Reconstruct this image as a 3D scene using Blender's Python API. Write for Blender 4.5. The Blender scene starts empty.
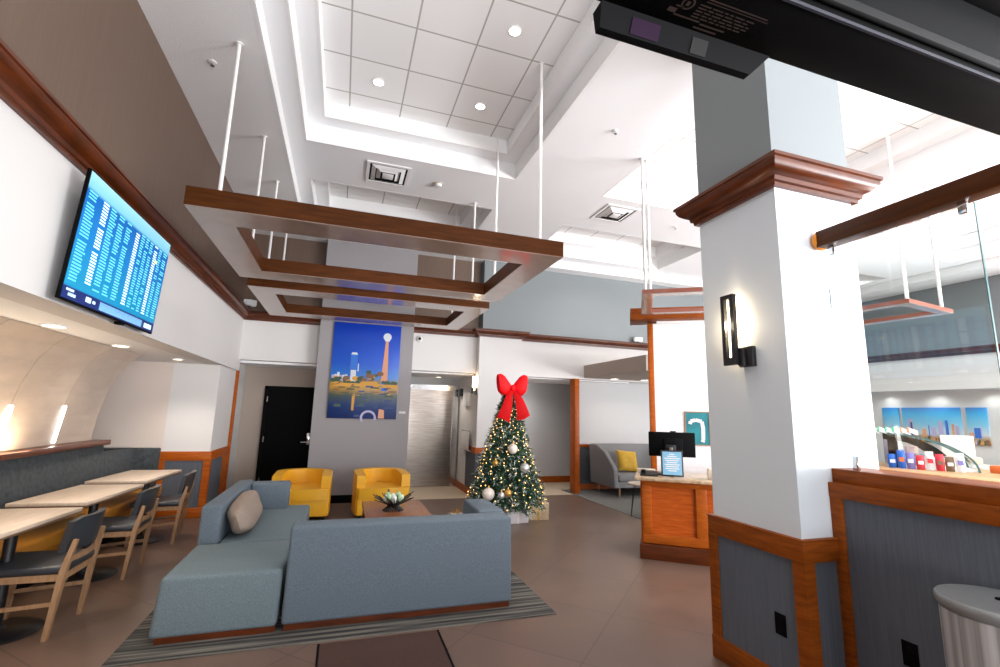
import bpy, bmesh, math, random
from mathutils import Vector, Matrix
random.seed(7)
C = bpy.context.scene.collection
PI = math.pi

# ------------------------------------------------------------------ materials
def lin(c):
    return tuple(((v/255)/12.92 if v/255 <= .04045 else (((v/255)+.055)/1.055)**2.4) for v in c)
MATS = {}
def mat(name, col, rough=.6, metal=0., var=0., scale=8., bump=0., stretch=(1,1,1), coat=0., emit=0., ecol=None, spec=.5, alpha=None, col2=None, trans=0., detail=4.):
    m = bpy.data.materials.new(name); m.use_nodes = True
    nt = m.node_tree; b = nt.nodes['Principled BSDF']
    c = lin(col)
    b.inputs['Base Color'].default_value = (*c, 1)
    b.inputs['Roughness'].default_value = rough; b.inputs['Metallic'].default_value = metal
    b.inputs['Specular IOR Level'].default_value = spec
    if coat: b.inputs['Coat Weight'].default_value = coat; b.inputs['Coat Roughness'].default_value = .08
    if trans: b.inputs['Transmission Weight'].default_value = trans
    if emit:
        b.inputs['Emission Color'].default_value = (*lin(ecol or col), 1); b.inputs['Emission Strength'].default_value = emit
    if var or bump or col2:
        tc = nt.nodes.new('ShaderNodeTexCoord'); mp = nt.nodes.new('ShaderNodeMapping')
        mp.inputs['Scale'].default_value = stretch
        nt.links.new(tc.outputs['Object'], mp.inputs['Vector'])
        n = nt.nodes.new('ShaderNodeTexNoise'); n.inputs['Scale'].default_value = scale; n.inputs['Detail'].default_value = detail
        nt.links.new(mp.outputs['Vector'], n.inputs['Vector'])
        if var or col2:
            r = nt.nodes.new('ShaderNodeValToRGB')
            d = lin(col2) if col2 else tuple(v*(1-var) for v in c)
            r.color_ramp.elements[0].position = .3; r.color_ramp.elements[1].position = .7
            r.color_ramp.elements[0].color = (*d, 1); r.color_ramp.elements[1].color = (*c, 1)
            nt.links.new(n.outputs['Fac'], r.inputs['Fac']); nt.links.new(r.outputs['Color'], b.inputs['Base Color'])
        if bump:
            bp = nt.nodes.new('ShaderNodeBump'); bp.inputs['Strength'].default_value = bump; bp.inputs['Distance'].default_value = .01
            nt.links.new(n.outputs['Fac'], bp.inputs['Height']); nt.links.new(bp.outputs['Normal'], b.inputs['Normal'])
    MATS[name] = m; return m

def tile_mat(name, c1, c2, line, size, mortar, rot=0., off=(0,0,0), rough=.4, bw=None, offset=0., var_noise=0.):
    m = bpy.data.materials.new(name); m.use_nodes = True; nt = m.node_tree; b = nt.nodes['Principled BSDF']
    tc = nt.nodes.new('ShaderNodeTexCoord'); mp = nt.nodes.new('ShaderNodeMapping')
    mp.inputs['Rotation'].default_value = (0,0,rot); mp.inputs['Location'].default_value = off
    br = nt.nodes.new('ShaderNodeTexBrick'); br.offset = offset; br.squash = 1
    br.inputs['Scale'].default_value = 1; br.inputs['Brick Width'].default_value = bw or size; br.inputs['Row Height'].default_value = size
    br.inputs['Mortar Size'].default_value = mortar; br.inputs['Mortar Smooth'].default_value = .1; br.inputs['Bias'].default_value = 0
    br.inputs['Color1'].default_value = (*lin(c1),1); br.inputs['Color2'].default_value = (*lin(c2),1); br.inputs['Mortar'].default_value = (*lin(line),1)
    nt.links.new(tc.outputs['Object'], mp.inputs['Vector']); nt.links.new(mp.outputs['Vector'], br.inputs['Vector'])
    last = br.outputs['Color']
    if var_noise:
        n = nt.nodes.new('ShaderNodeTexNoise'); n.inputs['Scale'].default_value = 2.2; n.inputs['Detail'].default_value = 6
        nt.links.new(tc.outputs['Object'], n.inputs['Vector'])
        mx = nt.nodes.new('ShaderNodeMix'); mx.data_type = 'RGBA'; mx.blend_type = 'MULTIPLY'; mx.inputs[0].default_value = var_noise
        nt.links.new(last, mx.inputs[6]); nt.links.new(n.outputs['Color'], mx.inputs[7]); 
        hs = nt.nodes.new('ShaderNodeValToRGB'); nt.links.new(n.outputs['Fac'], hs.inputs['Fac'])
        hs.color_ramp.elements[0].color = (.62,.62,.62,1); hs.color_ramp.elements[0].position=.3; hs.color_ramp.elements[1].position=.7
        nt.links.new(hs.outputs['Color'], mx.inputs[7]); last = mx.outputs[2]
    nt.links.new(last, b.inputs['Base Color']); b.inputs['Roughness'].default_value = rough
    MATS[name] = m; return m

def ramp_mat(name, stops, axis=2, z0=0., z1=1., rough=.4, emit=0., noise=0.):
    """print or screen whose own colours run along one axis (object coordinates)"""
    m = bpy.data.materials.new(name); m.use_nodes = True; nt = m.node_tree; b = nt.nodes['Principled BSDF']
    tc = nt.nodes.new('ShaderNodeTexCoord'); sp = nt.nodes.new('ShaderNodeSeparateXYZ'); mr = nt.nodes.new('ShaderNodeMapRange')
    nt.links.new(tc.outputs['Object'], sp.inputs[0]); nt.links.new(sp.outputs[axis], mr.inputs['Value'])
    mr.inputs['From Min'].default_value = z0; mr.inputs['From Max'].default_value = z1
    r = nt.nodes.new('ShaderNodeValToRGB')
    while len(r.color_ramp.elements) < len(stops): r.color_ramp.elements.new(.5)
    for e, (p, c) in zip(r.color_ramp.elements, stops): e.position = p; e.color = (*lin(c), 1)
    src = mr.outputs[0]
    if noise:
        n = nt.nodes.new('ShaderNodeTexNoise'); n.inputs['Scale'].default_value = 9; nt.links.new(tc.outputs['Object'], n.inputs['Vector'])
        ma = nt.nodes.new('ShaderNodeMath'); ma.operation = 'MULTIPLY_ADD'; ma.inputs[1].default_value = noise
        nt.links.new(n.outputs['Fac'], ma.inputs[0]); nt.links.new(src, ma.inputs[2]); src = ma.outputs[0]
    nt.links.new(src, r.inputs['Fac']); nt.links.new(r.outputs['Color'], b.inputs['Base Color']); b.inputs['Roughness'].default_value = rough
    if emit:
        nt.links.new(r.outputs['Color'], b.inputs['Emission Color']); b.inputs['Emission Strength'].default_value = emit
    MATS[name] = m; return m

white   = mat('white paint', (216,213,211), .65)
column_white = mat('column paint', (214,221,226), .45)
ceil_w  = mat('ceiling paint', (240,241,243), .8)
ceil_t  = mat('textured ceiling', (236,236,237), .9, bump=.35, scale=90)
trim_w  = mat('white trim', (236,236,236), .5)
tile_c  = tile_mat('ceiling tile', (240,240,240), (236,236,236), (176,172,168), .61, .009, off=(.195,-.445,0), rough=.9)
paper_b = mat('brown wallpaper', (104,84,71), .6, var=.14, scale=60, stretch=(1,1,.03))
grey_up = mat('grey upper paint', (122,128,130), .5)
grey_pier = mat('warm grey paint', (150,146,148), .6)
beige_w = mat('beige paint', (172,158,146), .7)
hall_w  = mat('hall paint', (196,196,197), .7)
vault_m = mat('vault laminate', (182,165,150), .36, var=.14, scale=4, stretch=(1,1,3))
fab_g   = mat('woven grey wallcover', (90,95,104), .8, var=.24, scale=75, stretch=(1,1,.04))
fab_d   = mat('dark bench fabric', (66,72,76), .9, var=.5, scale=22, bump=.2)
wood    = mat('cherry wood', (180,92,24), .4, col2=(148,68,14), scale=6, stretch=(1,1,8), spec=.2)
wood_h  = mat('cherry wood rail', (146,74,18), .42, col2=(116,54,10), scale=6, stretch=(1.2,1.2,9), spec=.16)
wood_d  = mat('dark cherry moulding', (98,44,16), .3, col2=(68,30,10), scale=5, stretch=(1,1,6), spec=.35)
wood_f  = mat('walnut frame', (80,41,10), .45, col2=(60,29,6), scale=4, stretch=(1,1,10), spec=.12)
wood_u  = mat('lacquered frame underside', (150,124,110), .22, var=.1, scale=5, coat=.6)  # glossy frame wood, its reflections put into the paler colour
wood_r  = mat('red brown slats', (140,82,66), .35, var=.2, scale=6, coat=.3)
oak     = mat('light oak', (166,130,96), .5, col2=(140,104,72), scale=10, stretch=(4,4,1))
table_m = mat('table laminate', (222,203,184), .4, col2=(208,188,166), scale=6, stretch=(8,1,1), coat=.2)
table_e = mat('table edge', (120,92,70), .5)
blk     = mat('black metal', (22,22,24), .4)
blk_pl  = mat('black plastic', (5,5,6), .6, spec=.08)
blk_pl2 = mat('charcoal plastic', (9,9,11), .6, spec=.08)
dark_sl = mat('dark slot', (8,8,9), .8)
char_up = mat('charcoal upholstery', (50,53,58), .34, var=.15, scale=60)
must    = mat('mustard leather', (206,140,46), .42, var=.12, scale=5)
yel     = mat('yellow leather', (232,172,40), .4, var=.08, scale=4)
sofa_m  = mat('grey blue weave', (106,119,130), .95, var=.32, scale=120, bump=.25, detail=8)
sofa_lit  = mat('grey blue weave lit seat', (112,127,133), .95, var=.3, scale=120, bump=.25, detail=8)  # same cloth as the backs, with the light on the seats put into the colour
pil_m   = mat('taupe pillow cloth', (152,136,124), .9, var=.14, scale=50, bump=.2)
grey_up2= mat('grey loveseat cloth', (128,128,130), .9, var=.12, scale=80)
cush_y  = mat('gold velvet', (204,160,44), .7, var=.2, scale=14)
steel   = mat('brushed steel', (166,156,148), .28, metal=1., var=.35, scale=3, stretch=(1,1,14))
steel2  = mat('polished steel', (205,205,208), .16, metal=1.)
chrome  = mat('chrome', (225,225,228), .12, metal=1.)
rod_m   = mat('white rod enamel', (232,230,228), .4)
stone   = mat('tan stone', (206,180,148), .3, col2=(160,128,96), scale=26, coat=.3)
tree_g  = mat('fir needles', (50,94,66), .7, var=.4, scale=12)
tree_f  = mat('frosted needles', (206,214,208), .8)
bark    = mat('bark', (70,48,34), .9)
red_m   = mat('red velvet ribbon', (232,14,22), .6, var=.08, scale=10, spec=.2)
pearl   = mat('pearl ornament', (226,214,204), .3)
silver  = mat('silver ornament', (206,208,208), .25, metal=.6)
gold    = mat('gold ornament', (206,160,84), .3, metal=.7)
glit    = mat('gold glitter paper', (176,150,112), .4, col2=(232,214,180), scale=60, metal=.3)
paper_w = mat('white paper', (222,220,218), .7)
paper_l = mat('lilac gift paper', (206,200,204), .5, var=.08, scale=20)
teal_m  = mat('teal print', (22,142,150), .5, col2=(10,90,104), scale=3)
cone_mat= mat('beige card', (204,190,172), .7)
carpet  = mat('grey carpet', (112,112,108), .95, var=.3, scale=60, bump=.2)
beige_f = mat('beige floor tile', (214,196,168), .35, var=.05, scale=2)
floor_m = tile_mat('brown floor tile', (112,90,78), (105,84,72), (90,72,63), .86, .006, rot=PI/4, off=(.13,.16,0), rough=.36, var_noise=.32)
panel_m = mat('dark red brown mat', (72,46,38), .6, var=.2, scale=30)
brick_w = tile_mat('white brick tile', (244,244,244), (240,240,240), (232,232,232), .075, .003, rough=.4, bw=.22, offset=.5)
glass   = bpy.data.materials.new('clear glass'); glass.use_nodes = True
def _glass(m, tint=(.93,.97,.97), ior=1.5):
    nt = m.node_tree; nt.nodes.clear()
    o = nt.nodes.new('ShaderNodeOutputMaterial'); t = nt.nodes.new('ShaderNodeBsdfTransparent'); g = nt.nodes.new('ShaderNodeBsdfGlossy')
    f = nt.nodes.new('ShaderNodeFresnel'); f.inputs['IOR'].default_value = ior; mx = nt.nodes.new('ShaderNodeMixShader')
    t.inputs['Color'].default_value = (*tint, 1); g.inputs['Roughness'].default_value = .02
    nt.links.new(f.outputs[0], mx.inputs[0]); nt.links.new(t.outputs[0], mx.inputs[1]); nt.links.new(g.outputs[0], mx.inputs[2]); nt.links.new(mx.outputs[0], o.inputs[0])
_glass(glass)
case_glass = bpy.data.materials.new('case glass'); case_glass.use_nodes = True
_glass(case_glass, (.95,.98,.98), 1.12)
glass_e = mat('glass edge', (70,104,104), .2)
lamp_e  = mat('downlight lens', (255,246,236), .5, emit=14)
lamp_w  = mat('warm downlight lens', (255,236,208), .5, emit=8)
sconce_e= mat('sconce diffuser', (255,224,180), .5, emit=10)
led_e   = mat('cool strip lens', (255,250,244), .5, emit=9)
fairy_e = mat('fairy bulb', (255,196,118), .5, emit=4)
amber   = mat('amber wood rosette', (214,130,28), .4)

# striped rug
def stripe_mat():
    m = bpy.data.materials.new('striped rug pile'); m.use_nodes = True; nt = m.node_tree; b = nt.nodes['Principled BSDF']
    tc = nt.nodes.new('ShaderNodeTexCoord'); mp = nt.nodes.new('ShaderNodeMapping'); mp.inputs['Scale'].default_value = (.9,26,1)
    n = nt.nodes.new('ShaderNodeTexNoise'); n.inputs['Scale'].default_value = 1; n.inputs['Detail'].default_value = 3
    r = nt.nodes.new('ShaderNodeValToRGB'); r.color_ramp.interpolation = 'LINEAR'
    r.color_ramp.elements.new(.5)
    for e,(p,c) in zip(r.color_ramp.elements, [(.38,(34,34,35)),(.5,(72,70,66)),(.62,(112,108,100))]): e.position = p; e.color = (*lin(c),1)
    nt.links.new(tc.outputs['Object'], mp.inputs[0]); nt.links.new(mp.outputs[0], n.inputs[0]); nt.links.new(n.outputs['Fac'], r.inputs[0]); nt.links.new(r.outputs[0], b.inputs['Base Color'])
    b.inputs['Roughness'].default_value = .95
    return m
rug_m = stripe_mat()

# ------------------------------------------------------------------ mesh builder
class MB:
    def __init__(s): s.bm = bmesh.new(); s.mi = 0
    def _tag(s, faces):
        for f in faces: f.material_index = s.mi
    def box(s, x0,x1,y0,y1,z0,z1, bev=0., seg=2, M=None):
        r = bmesh.ops.create_cube(s.bm, size=1)
        T = Matrix.Translation(((x0+x1)/2,(y0+y1)/2,(z0+z1)/2)) @ Matrix.Diagonal((abs(x1-x0),abs(y1-y0),abs(z1-z0),1))
        if M is not None: T = M @ T
        bmesh.ops.transform(s.bm, matrix=T, verts=r['verts'])
        fs = set(f for v in r['verts'] for f in v.link_faces); s._tag(fs)
        if bev:
            es = list(set(e for v in r['verts'] for e in v.link_edges))
            q = bmesh.ops.bevel(s.bm, geom=es, offset=bev, segments=seg, affect='EDGES', profile=.5)
            s._tag(q['faces'])
        return s
    def hexa(s, b4, t4):
        vs = [s.bm.verts.new(p) for p in list(b4)+list(t4)]
        fs = [s.bm.faces.new([vs[i] for i in q]) for q in ((3,2,1,0),(4,5,6,7),(0,1,5,4),(1,2,6,5),(2,3,7,6),(3,0,4,7))]
        s._tag(fs); return s
    def quad(s, *pts):
        f = s.bm.faces.new([s.bm.verts.new(p) for p in pts]); s._tag([f]); return s
    def tube(s, pts, r, n=10, r2=None):
        pts = [Vector(p) for p in pts]; rings = []
        for i, p in enumerate(pts):
            d = (pts[min(i+1,len(pts)-1)] - pts[max(i-1,0)]).normalized()
            a = d.orthogonal().normalized() if i == 0 else (rings_a - d*rings_a.dot(d)).normalized()
            rings_a = a; b = d.cross(a)
            rr = r if r2 is None else r + (r2-r)*i/max(1,len(pts)-1)
            rings.append([s.bm.verts.new(p + rr*(math.cos(2*PI*k/n)*a + math.sin(2*PI*k/n)*b)) for k in range(n)])
        fs = []
        for A, B in zip(rings, rings[1:]):
            for k in range(n): fs.append(s.bm.faces.new((A[k],A[(k+1)%n],B[(k+1)%n],B[k])))
        fs.append(s.bm.faces.new(rings[0][::-1])); fs.append(s.bm.faces.new(rings[-1])); s._tag(fs); return s
    def bar(s, p0, p1, w, d, up=(0,0,1), w2=None, d2=None):
        p0, p1 = Vector(p0), Vector(p1); z = (p1-p0).normalized(); x = z.cross(Vector(up))
        if x.length < 1e-4: x = z.cross(Vector((1,0,0)))
        x.normalize(); y = z.cross(x)
        w2 = w2 or w; d2 = d2 or d
        q = lambda p,a,b: [p-x*a-y*b, p+x*a-y*b, p+x*a+y*b, p-x*a+y*b]
        return s.hexa(q(p0,w/2,d/2), q(p1,w2/2,d2/2))
    def lathe(s, prof, c=(0,0,0), n=28, cap=True):
        c = Vector(c); rings = []
        for r, z in prof: rings.append([s.bm.verts.new(c+Vector((max(r,1e-4)*math.cos(2*PI*k/n), max(r,1e-4)*math.sin(2*PI*k/n), z))) for k in range(n)])
        fs = []
        for A,B in zip(rings,rings[1:]):
            for k in range(n): fs.append(s.bm.faces.new((A[k],A[(k+1)%n],B[(k+1)%n],B[k])))
        if cap: fs.append(s.bm.faces.new(rings[0][::-1])); fs.append(s.bm.faces.new(rings[-1]))
        s._tag(fs); return s
    def ball(s, c, r, n=12, sc=(1,1,1)):
        q = bmesh.ops.create_uvsphere(s.bm, u_segments=n, v_segments=max(6,n*2//3), radius=r)
        bmesh.ops.transform(s.bm, matrix=Matrix.Translation(c) @ Matrix.Diagonal((*sc,1)), verts=q['verts'])
        s._tag(set(f for v in q['verts'] for f in v.link_faces)); return s
    def prism(s, poly, h, M=None):
        """poly: 2D points in local XY, extruded along local Z by h, placed by M"""
        M = M or Matrix.Identity(4)
        A = [s.bm.verts.new(M @ Vector((x,y,0))) for x,y in poly]; B = [s.bm.verts.new(M @ Vector((x,y,h))) for x,y in poly]
        fs = [s.bm.faces.new(A[::-1]), s.bm.faces.new(B)]
        n = len(poly)
        for k in range(n): fs.append(s.bm.faces.new((A[k],A[(k+1)%n],B[(k+1)%n],B[k])))
        s._tag(fs); return s
    def sweep(s, prof, path, z=0., closed=False):
        """prof: (out, up) points; path: 2D points; 'out' goes to the right of travel, mitred"""
        P = [Vector((x,y)) for x,y in path]; n = len(P); rings = []
        for i in range(n):
            dp = (P[i]-P[i-1]).normalized() if (i > 0 or closed) else None
            dn = (P[(i+1)%n]-P[i]).normalized() if (i < n-1 or closed) else None
            rn = lambda d: Vector((d.y,-d.x))
            if dp is None: m = rn(dn)
            elif dn is None: m = rn(dp)
            else:
                m = rn(dp)+rn(dn); m = m/ (m.dot(rn(dp)))
            rings.append([s.bm.verts.new((P[i].x+m.x*o, P[i].y+m.y*o, z+u)) for o,u in prof])
        fs = []; k = len(prof); R = rings + ([rings[0]] if closed else [])
        for A,B in zip(R,R[1:]):
            for j in range(k): fs.append(s.bm.faces.new((A[j],A[(j+1)%k],B[(j+1)%k],B[j])))
        if not closed: fs.append(s.bm.faces.new(rings[0][::-1])); fs.append(s.bm.faces.new(rings[-1]))
        s._tag(fs); return s
    def build(s, name, m, parent=None, loc=None, sharp=38, subsurf=0):
        bmesh.ops.recalc_face_normals(s.bm, faces=s.bm.faces[:])
        me = bpy.data.meshes.new(name); s.bm.to_mesh(me); s.bm.free()
        for q in (m if isinstance(m,(list,tuple)) else [m]): me.materials.append(q)
        me.shade_smooth(); me.set_sharp_from_angle(angle=math.radians(sharp))
        o = bpy.data.objects.new(name, me); C.objects.link(o)
        if parent: o.parent = parent
        if loc: o.location = loc
        if subsurf:
            md = o.modifiers.new('sub','SUBSURF'); md.levels = md.render_levels = subsurf
        return o

def bev(m, off, seg):
    bmesh.ops.recalc_face_normals(m.bm, faces=m.bm.faces[:])
    bmesh.ops.bevel(m.bm, geom=m.bm.edges[:], offset=off, segments=seg, affect='EDGES', profile=.5)

def thing(name, label, cat, loc=(0,0,0), rz=0., group=None):
    o = bpy.data.objects.new(name, None); C.objects.link(o); o.empty_display_size = .1
    o.location = loc; o.rotation_euler = (0,0,rz); tag(o, label, cat, group); return o
def tag(o, label, cat, group=None):
    o['label'] = label; o['category'] = cat
    if group: o['group'] = group
    return o
def struct(o, label=None):
    o['kind'] = 'structure'
    if label: o['label'] = label
    return o
def dup(root, loc, rz, label, group=None):
    r = root.copy(); C.objects.link(r); r.location = loc; r.rotation_euler = (0,0,rz); r['label'] = label
    for ch in list(root.children):
        c = ch.copy(); C.objects.link(c); c.parent = r
        for g in list(ch.children):
            d = g.copy(); C.objects.link(d); d.parent = c
    return r
def sbox(name, m, x0,x1,y0,y1,z0,z1, parent=None, label=None):
    o = MB().box(x0,x1,y0,y1,z0,z1).build(name, m, parent)
    if not parent: struct(o, label)
    return o

# ------------------------------------------------------------------ setting
CEIL, BAND, RING, GRID = 4.86, 4.69, 5.10, 5.30
BY = 9.06     # back wall plane
sbox('floor', floor_m, -4.2,13.3,-4,8.93,-.1,0)
sbox('floor_hall', beige_f, -1.78,6.2,8.93,10.7,-.1,-.001)
sbox('floor_carpet', carpet, 4.6,12.7,6.2,9.5,-.02,.006)
sbox('floor_alcove', carpet, 4.8,13.3,8.93,9.6,-.1,0)

# left side: soffit face, upper wallpaper, soffit underside
sbox('wall_left', white, -2.0,-1.75,-4,9.2,2.21,3.12, label='white wall band above the seating nook')
sbox('wall_left_upper', paper_b, -2.0,-1.75,-4,BY,3.12,4.75)
sbox('ceiling_nook', ceil_w, -4.0,-2.0,-4,9.2,2.21,2.4)
# curved vault panel behind bench
prof = [(-2.80,1.158),(-2.80,1.22),(-2.775,1.45),(-2.715,1.74),(-2.63,1.96),(-2.54,2.10),(-2.42,2.205)]
m_ = MB(); ys = [-4,1.1,1.95,2.8,3.63,4.46,5.29,6.14,6.95]
for a,b in zip(ys,ys[1:]):
    b2 = b-.008
    for (x0,z0),(x1,z1) in zip(prof,prof[1:]):
        m_.hexa([(x0,a,z0),(x0-.03,a,z0),(x0-.03,b2,z0),(x0,b2,z0)],[(x1,a,z1),(x1-.03,a,z1+.0),(x1-.03,b2,z1),(x1,b2,z1)])
struct(m_.build('wall_left_curved', vault_m))
m_ = MB(); 
for (x0,z0),(x1,z1) in zip(prof,prof[1:]):
    m_.hexa([(x0-.035,-4,z0),(x0-.06,-4,z0),(x0-.06,6.95,z0),(x0-.035,6.95,z0)],[(x1-.035,-4,z1),(x1-.06,-4,z1),(x1-.06,6.95,z1),(x1-.035,6.95,z1)])
struct(m_.build('wall_left_backing', table_e))
sbox('wall_nook_outer', beige_w, -3.7,-3.6,-4,8.15,0,2.21)
sbox('wall_nook_end', mat('nook end paint',(216,202,192),.7), -3.6,-2.41,8.1,8.25,0,2.21)

# left pilaster
pil = struct(MB().box(-2.41,-1.80,8.10,9.2,0,2.21).build('pilaster_column', white))
MB().box(-2.44,-1.775,8.075,9.2,.80,.93,.004).build('chair_rail', wood, pil)
MB().box(-2.44,-1.775,8.075,9.2,.0,.14,.004).build('baseboard', wood, pil)
MB().box(-2.42,-1.79,8.09,9.19,.14,.80).build('wainscot_panel', fab_g, pil)
for x0,x1 in ((-2.44,-2.35),(-1.865,-1.775)): MB().box(x0,x1,8.075,8.15,.14,.80).build('corner_stile', wood, pil)
MB().box(-1.80,-1.775,8.9,9.2,.14,.80).build('corner_stile', wood, pil)
struct(MB().box(-1.80,-1.755,9.21,9.27,0,2.36).build('trim_alcove_post', wood))

struct(MB().box(-1.80,-1.78,9.28,10.0,0,.14).build('baseboard_alcove', wood))
# back wall
sbox('wall_back_alcove_header', white, -1.75,-.48,BY,BY+.2,2.40,3.12)
sbox('ceiling_alcove', ceil_w, -1.9,-.48,BY+.2,10.1,2.36,2.45)
sbox('wall_alcove_left', hall_w, -1.95,-1.80,9.27,10.1,0,2.4)
sbox('wall_alcove_back', beige_w, -1.8,-.4,10.0,10.15,0,2.4)
pier = sbox('wall_pier', grey_pier, -.48,1.19,8.86,10.55,0,CEIL, label='warm grey pier carrying the blue city picture')
struct(MB().box(-.49,1.20,8.845,8.86,0,.13).build('baseboard_pier', blk_pl2))
sbox('wall_back_upper_left', paper_b, -1.75,-.48,BY,BY+.2,3.12,4.75)
sbox('wall_back_upper_middle', paper_b, 1.19,2.52,BY,BY+.2,3.12,4.75)
sbox('wall_back_elevator_header', white, 1.19,2.52,BY,BY+.2,2.37,3.12)
sbox('ceiling_elevator', ceil_w, 1.19,2.52,BY+.2,10.5,2.34,2.45)
sbox('wall_elevator', hall_w, 1.19,2.52,10.42,10.55,0,2.4)
c2 = struct(MB().box(2.50,3.40,8.87,10.6,0,3.14).build('column_back', white), 'white column behind the decorated tree')
struct(MB().box(2.56,3.40,8.87,10.6,3.14,CEIL).build('column_back_upper', grey_up))
MB().box(2.47,3.43,8.845,9.6,.82,.93).build('chair_rail', wood, c2)
MB().box(2.485,3.415,8.855,9.6,.12,.82).build('wainscot_panel', fab_g, c2)
MB().box(2.47,3.43,8.845,10.42,0,.13).build('baseboard', wood, c2)
sbox('wall_back_hall_header', white, 3.40,12.7,BY,BY+.2,2.36,3.12)
sbox('wall_back_upper_right', grey_up, 3.40,12.7,BY,BY+.2,3.12,4.75)
sbox('ceiling_hall', ceil_w, 3.4,6.2,BY+.2,10.7,2.34,2.45)
sbox('wall_hall_back', hall_w, 3.2,6.3,10.6,10.75,0,2.4)
struct(MB().box(3.4,6.2,10.57,10.6,0,.14).build('baseboard_hall', wood))
sbox('wall_hall_right', hall_w, 6.2,6.3,9.66,10.7,0,2.4)
struct(MB().box(4.66,4.77,8.97,9.2,0,2.36,.006).build('trim_hall_post', wood))
sbox('wall_lounge_back', hall_w, 4.9,13.3,9.5,9.65,0,2.4)
struct(MB().box(4.92,12.7,9.47,9.5,0,.90).build('trim_lounge_wainscot', fab_g))
struct(MB().box(4.90,12.7,9.455,9.5,.90,.96).build('trim_lounge_rail', wood))
struct(MB().box(4.90,12.7,9.455,9.5,0,.12).build('baseboard_lounge', wood))
sbox('ceiling_lounge', beige_w, 4.93,9.5,6.85,9.5,2.39,2.66)

# right wall (bar side)
sbox('wall_right', white, 12.7,12.9,1.0,BY+.2,2.36,3.12)
sbox('wall_right_upper', grey_up, 12.7,12.9,1.0,BY+.2,3.12,4.75)
sbox('wall_right_recess', white, 13.2,13.35,1.0,9.65,0,2.4)
sbox('ceiling_recess', ceil_w, 12.9,13.3,1.0,9.6,2.36,2.45)

# crown moulding
CR = [(0,0),(.028,0),(.03,.02),(.045,.026),(.05,.05),(.075,.062),(.105,.085),(.118,.108),(.118,.122),(.13,.128),(.13,.148),(0,.148)]
struct(MB().sweep(CR, [(-1.75,-4),(-1.75,BY),(-.48,BY)], 3.095).build('trim_crown_left', wood_d))
struct(MB().sweep(CR, [(1.19,BY),(2.50,BY),(2.50,8.87),(3.40,8.87),(3.40,BY),(12.7,BY),(12.7,1.0)], 3.095).build('trim_crown_back', wood_d))

# ceilings
def plate(m, x0,x1,y0,y1,holes,z):
    xs = sorted(set([x0,x1]+[v for h in holes for v in h[:2]])); yy = sorted(set([y0,y1]+[v for h in holes for v in h[2:]]))
    for a,b in zip(xs,xs[1:]):
        for c,d in zip(yy,yy[1:]):
            cx, cy = (a+b)/2,(c+d)/2
            if any(h[0]<cx<h[1] and h[2]<cy<h[3] for h in holes): continue
            m.box(a,b,c,d,z,z+.03)
TR = [(-.67,2.08,.6,5.80),(-.68,2.08,6.86,8.5),(3.49,6.9,.6,5.80),(3.45,6.5,7.02,8.5),(8.3,11.6,.6,5.80),(7.9,11.6,7.02,8.5)]
m_ = MB(); plate(m_, -.88,11.9,-4,8.78,TR,CEIL); struct(m_.build('ceiling', ceil_w))
sbox('ceiling_band_left', ceil_t, -2.0,-.88,-4,BY,BAND,BAND+.04)
sbox('ceiling_band_back', ceil_w, -.88,12.9,8.78,BY+.1,BAND,BAND+.04)
sbox('ceiling_band_right', ceil_w, 11.9,12.9,-4,8.78,BAND,BAND+.04)
struct(MB().box(-.91,-.877,-4,8.78,BAND-.001,CEIL+.03).build('trim_ceiling_left', trim_w))
struct(MB().box(-.877,11.9,8.777,8.81,BAND-.001,CEIL+.03).build('trim_ceiling_back', trim_w))
struct(MB().box(11.897,11.93,-4,8.81,BAND-.001,CEIL+.03).build('trim_ceiling_right', trim_w))
for i,(x0,x1,y0,y1) in enumerate(TR):
    m = MB(); d = .2; w = .03
    h=.003
    for a,b,c,e in ((x0-w,x0+h,y0-w,y1+w),(x1-h,x1+w,y0-w,y1+w),(x0+h,x1-h,y0-w,y0+h),(x0+h,x1-h,y1-h,y1+w)): m.box(a,b,c,e,CEIL-.001,RING+.03)
    a0,a1,b0,b1 = x0+d,x1-d,y0+d,y1-d
    for a,b,c,e in ((a0-w,a0+h,b0-w,b1+w),(a1-h,a1+w,b0-w,b1+w),(a0+h,a1-h,b0-w,b0+h),(a0+h,a1-h,b1-h,b1+w)): m.box(a,b,c,e,RING-.001,GRID+.03)
    struct(m.build('trim_tray_%d'%(i+1), trim_w))
    m = MB(); plate(m,x0,x1,y0,y1,[(a0,a1,b0,b1)],RING); struct(m.build('ceiling_tray_%d'%(i+1), ceil_w))
    sbox('ceiling_grid_%d'%(i+1), tile_c, a0,a1,b0,b1,GRID,GRID+.03)
def ceil_at(x,y):
    if x < -.88: return BAND
    for x0,x1,y0,y1 in TR:
        if x0<x<x1 and y0<y<y1: return GRID if (x0+.2<x<x1-.2 and y0+.2<y<y1-.2) else RING
    return CEIL

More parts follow.
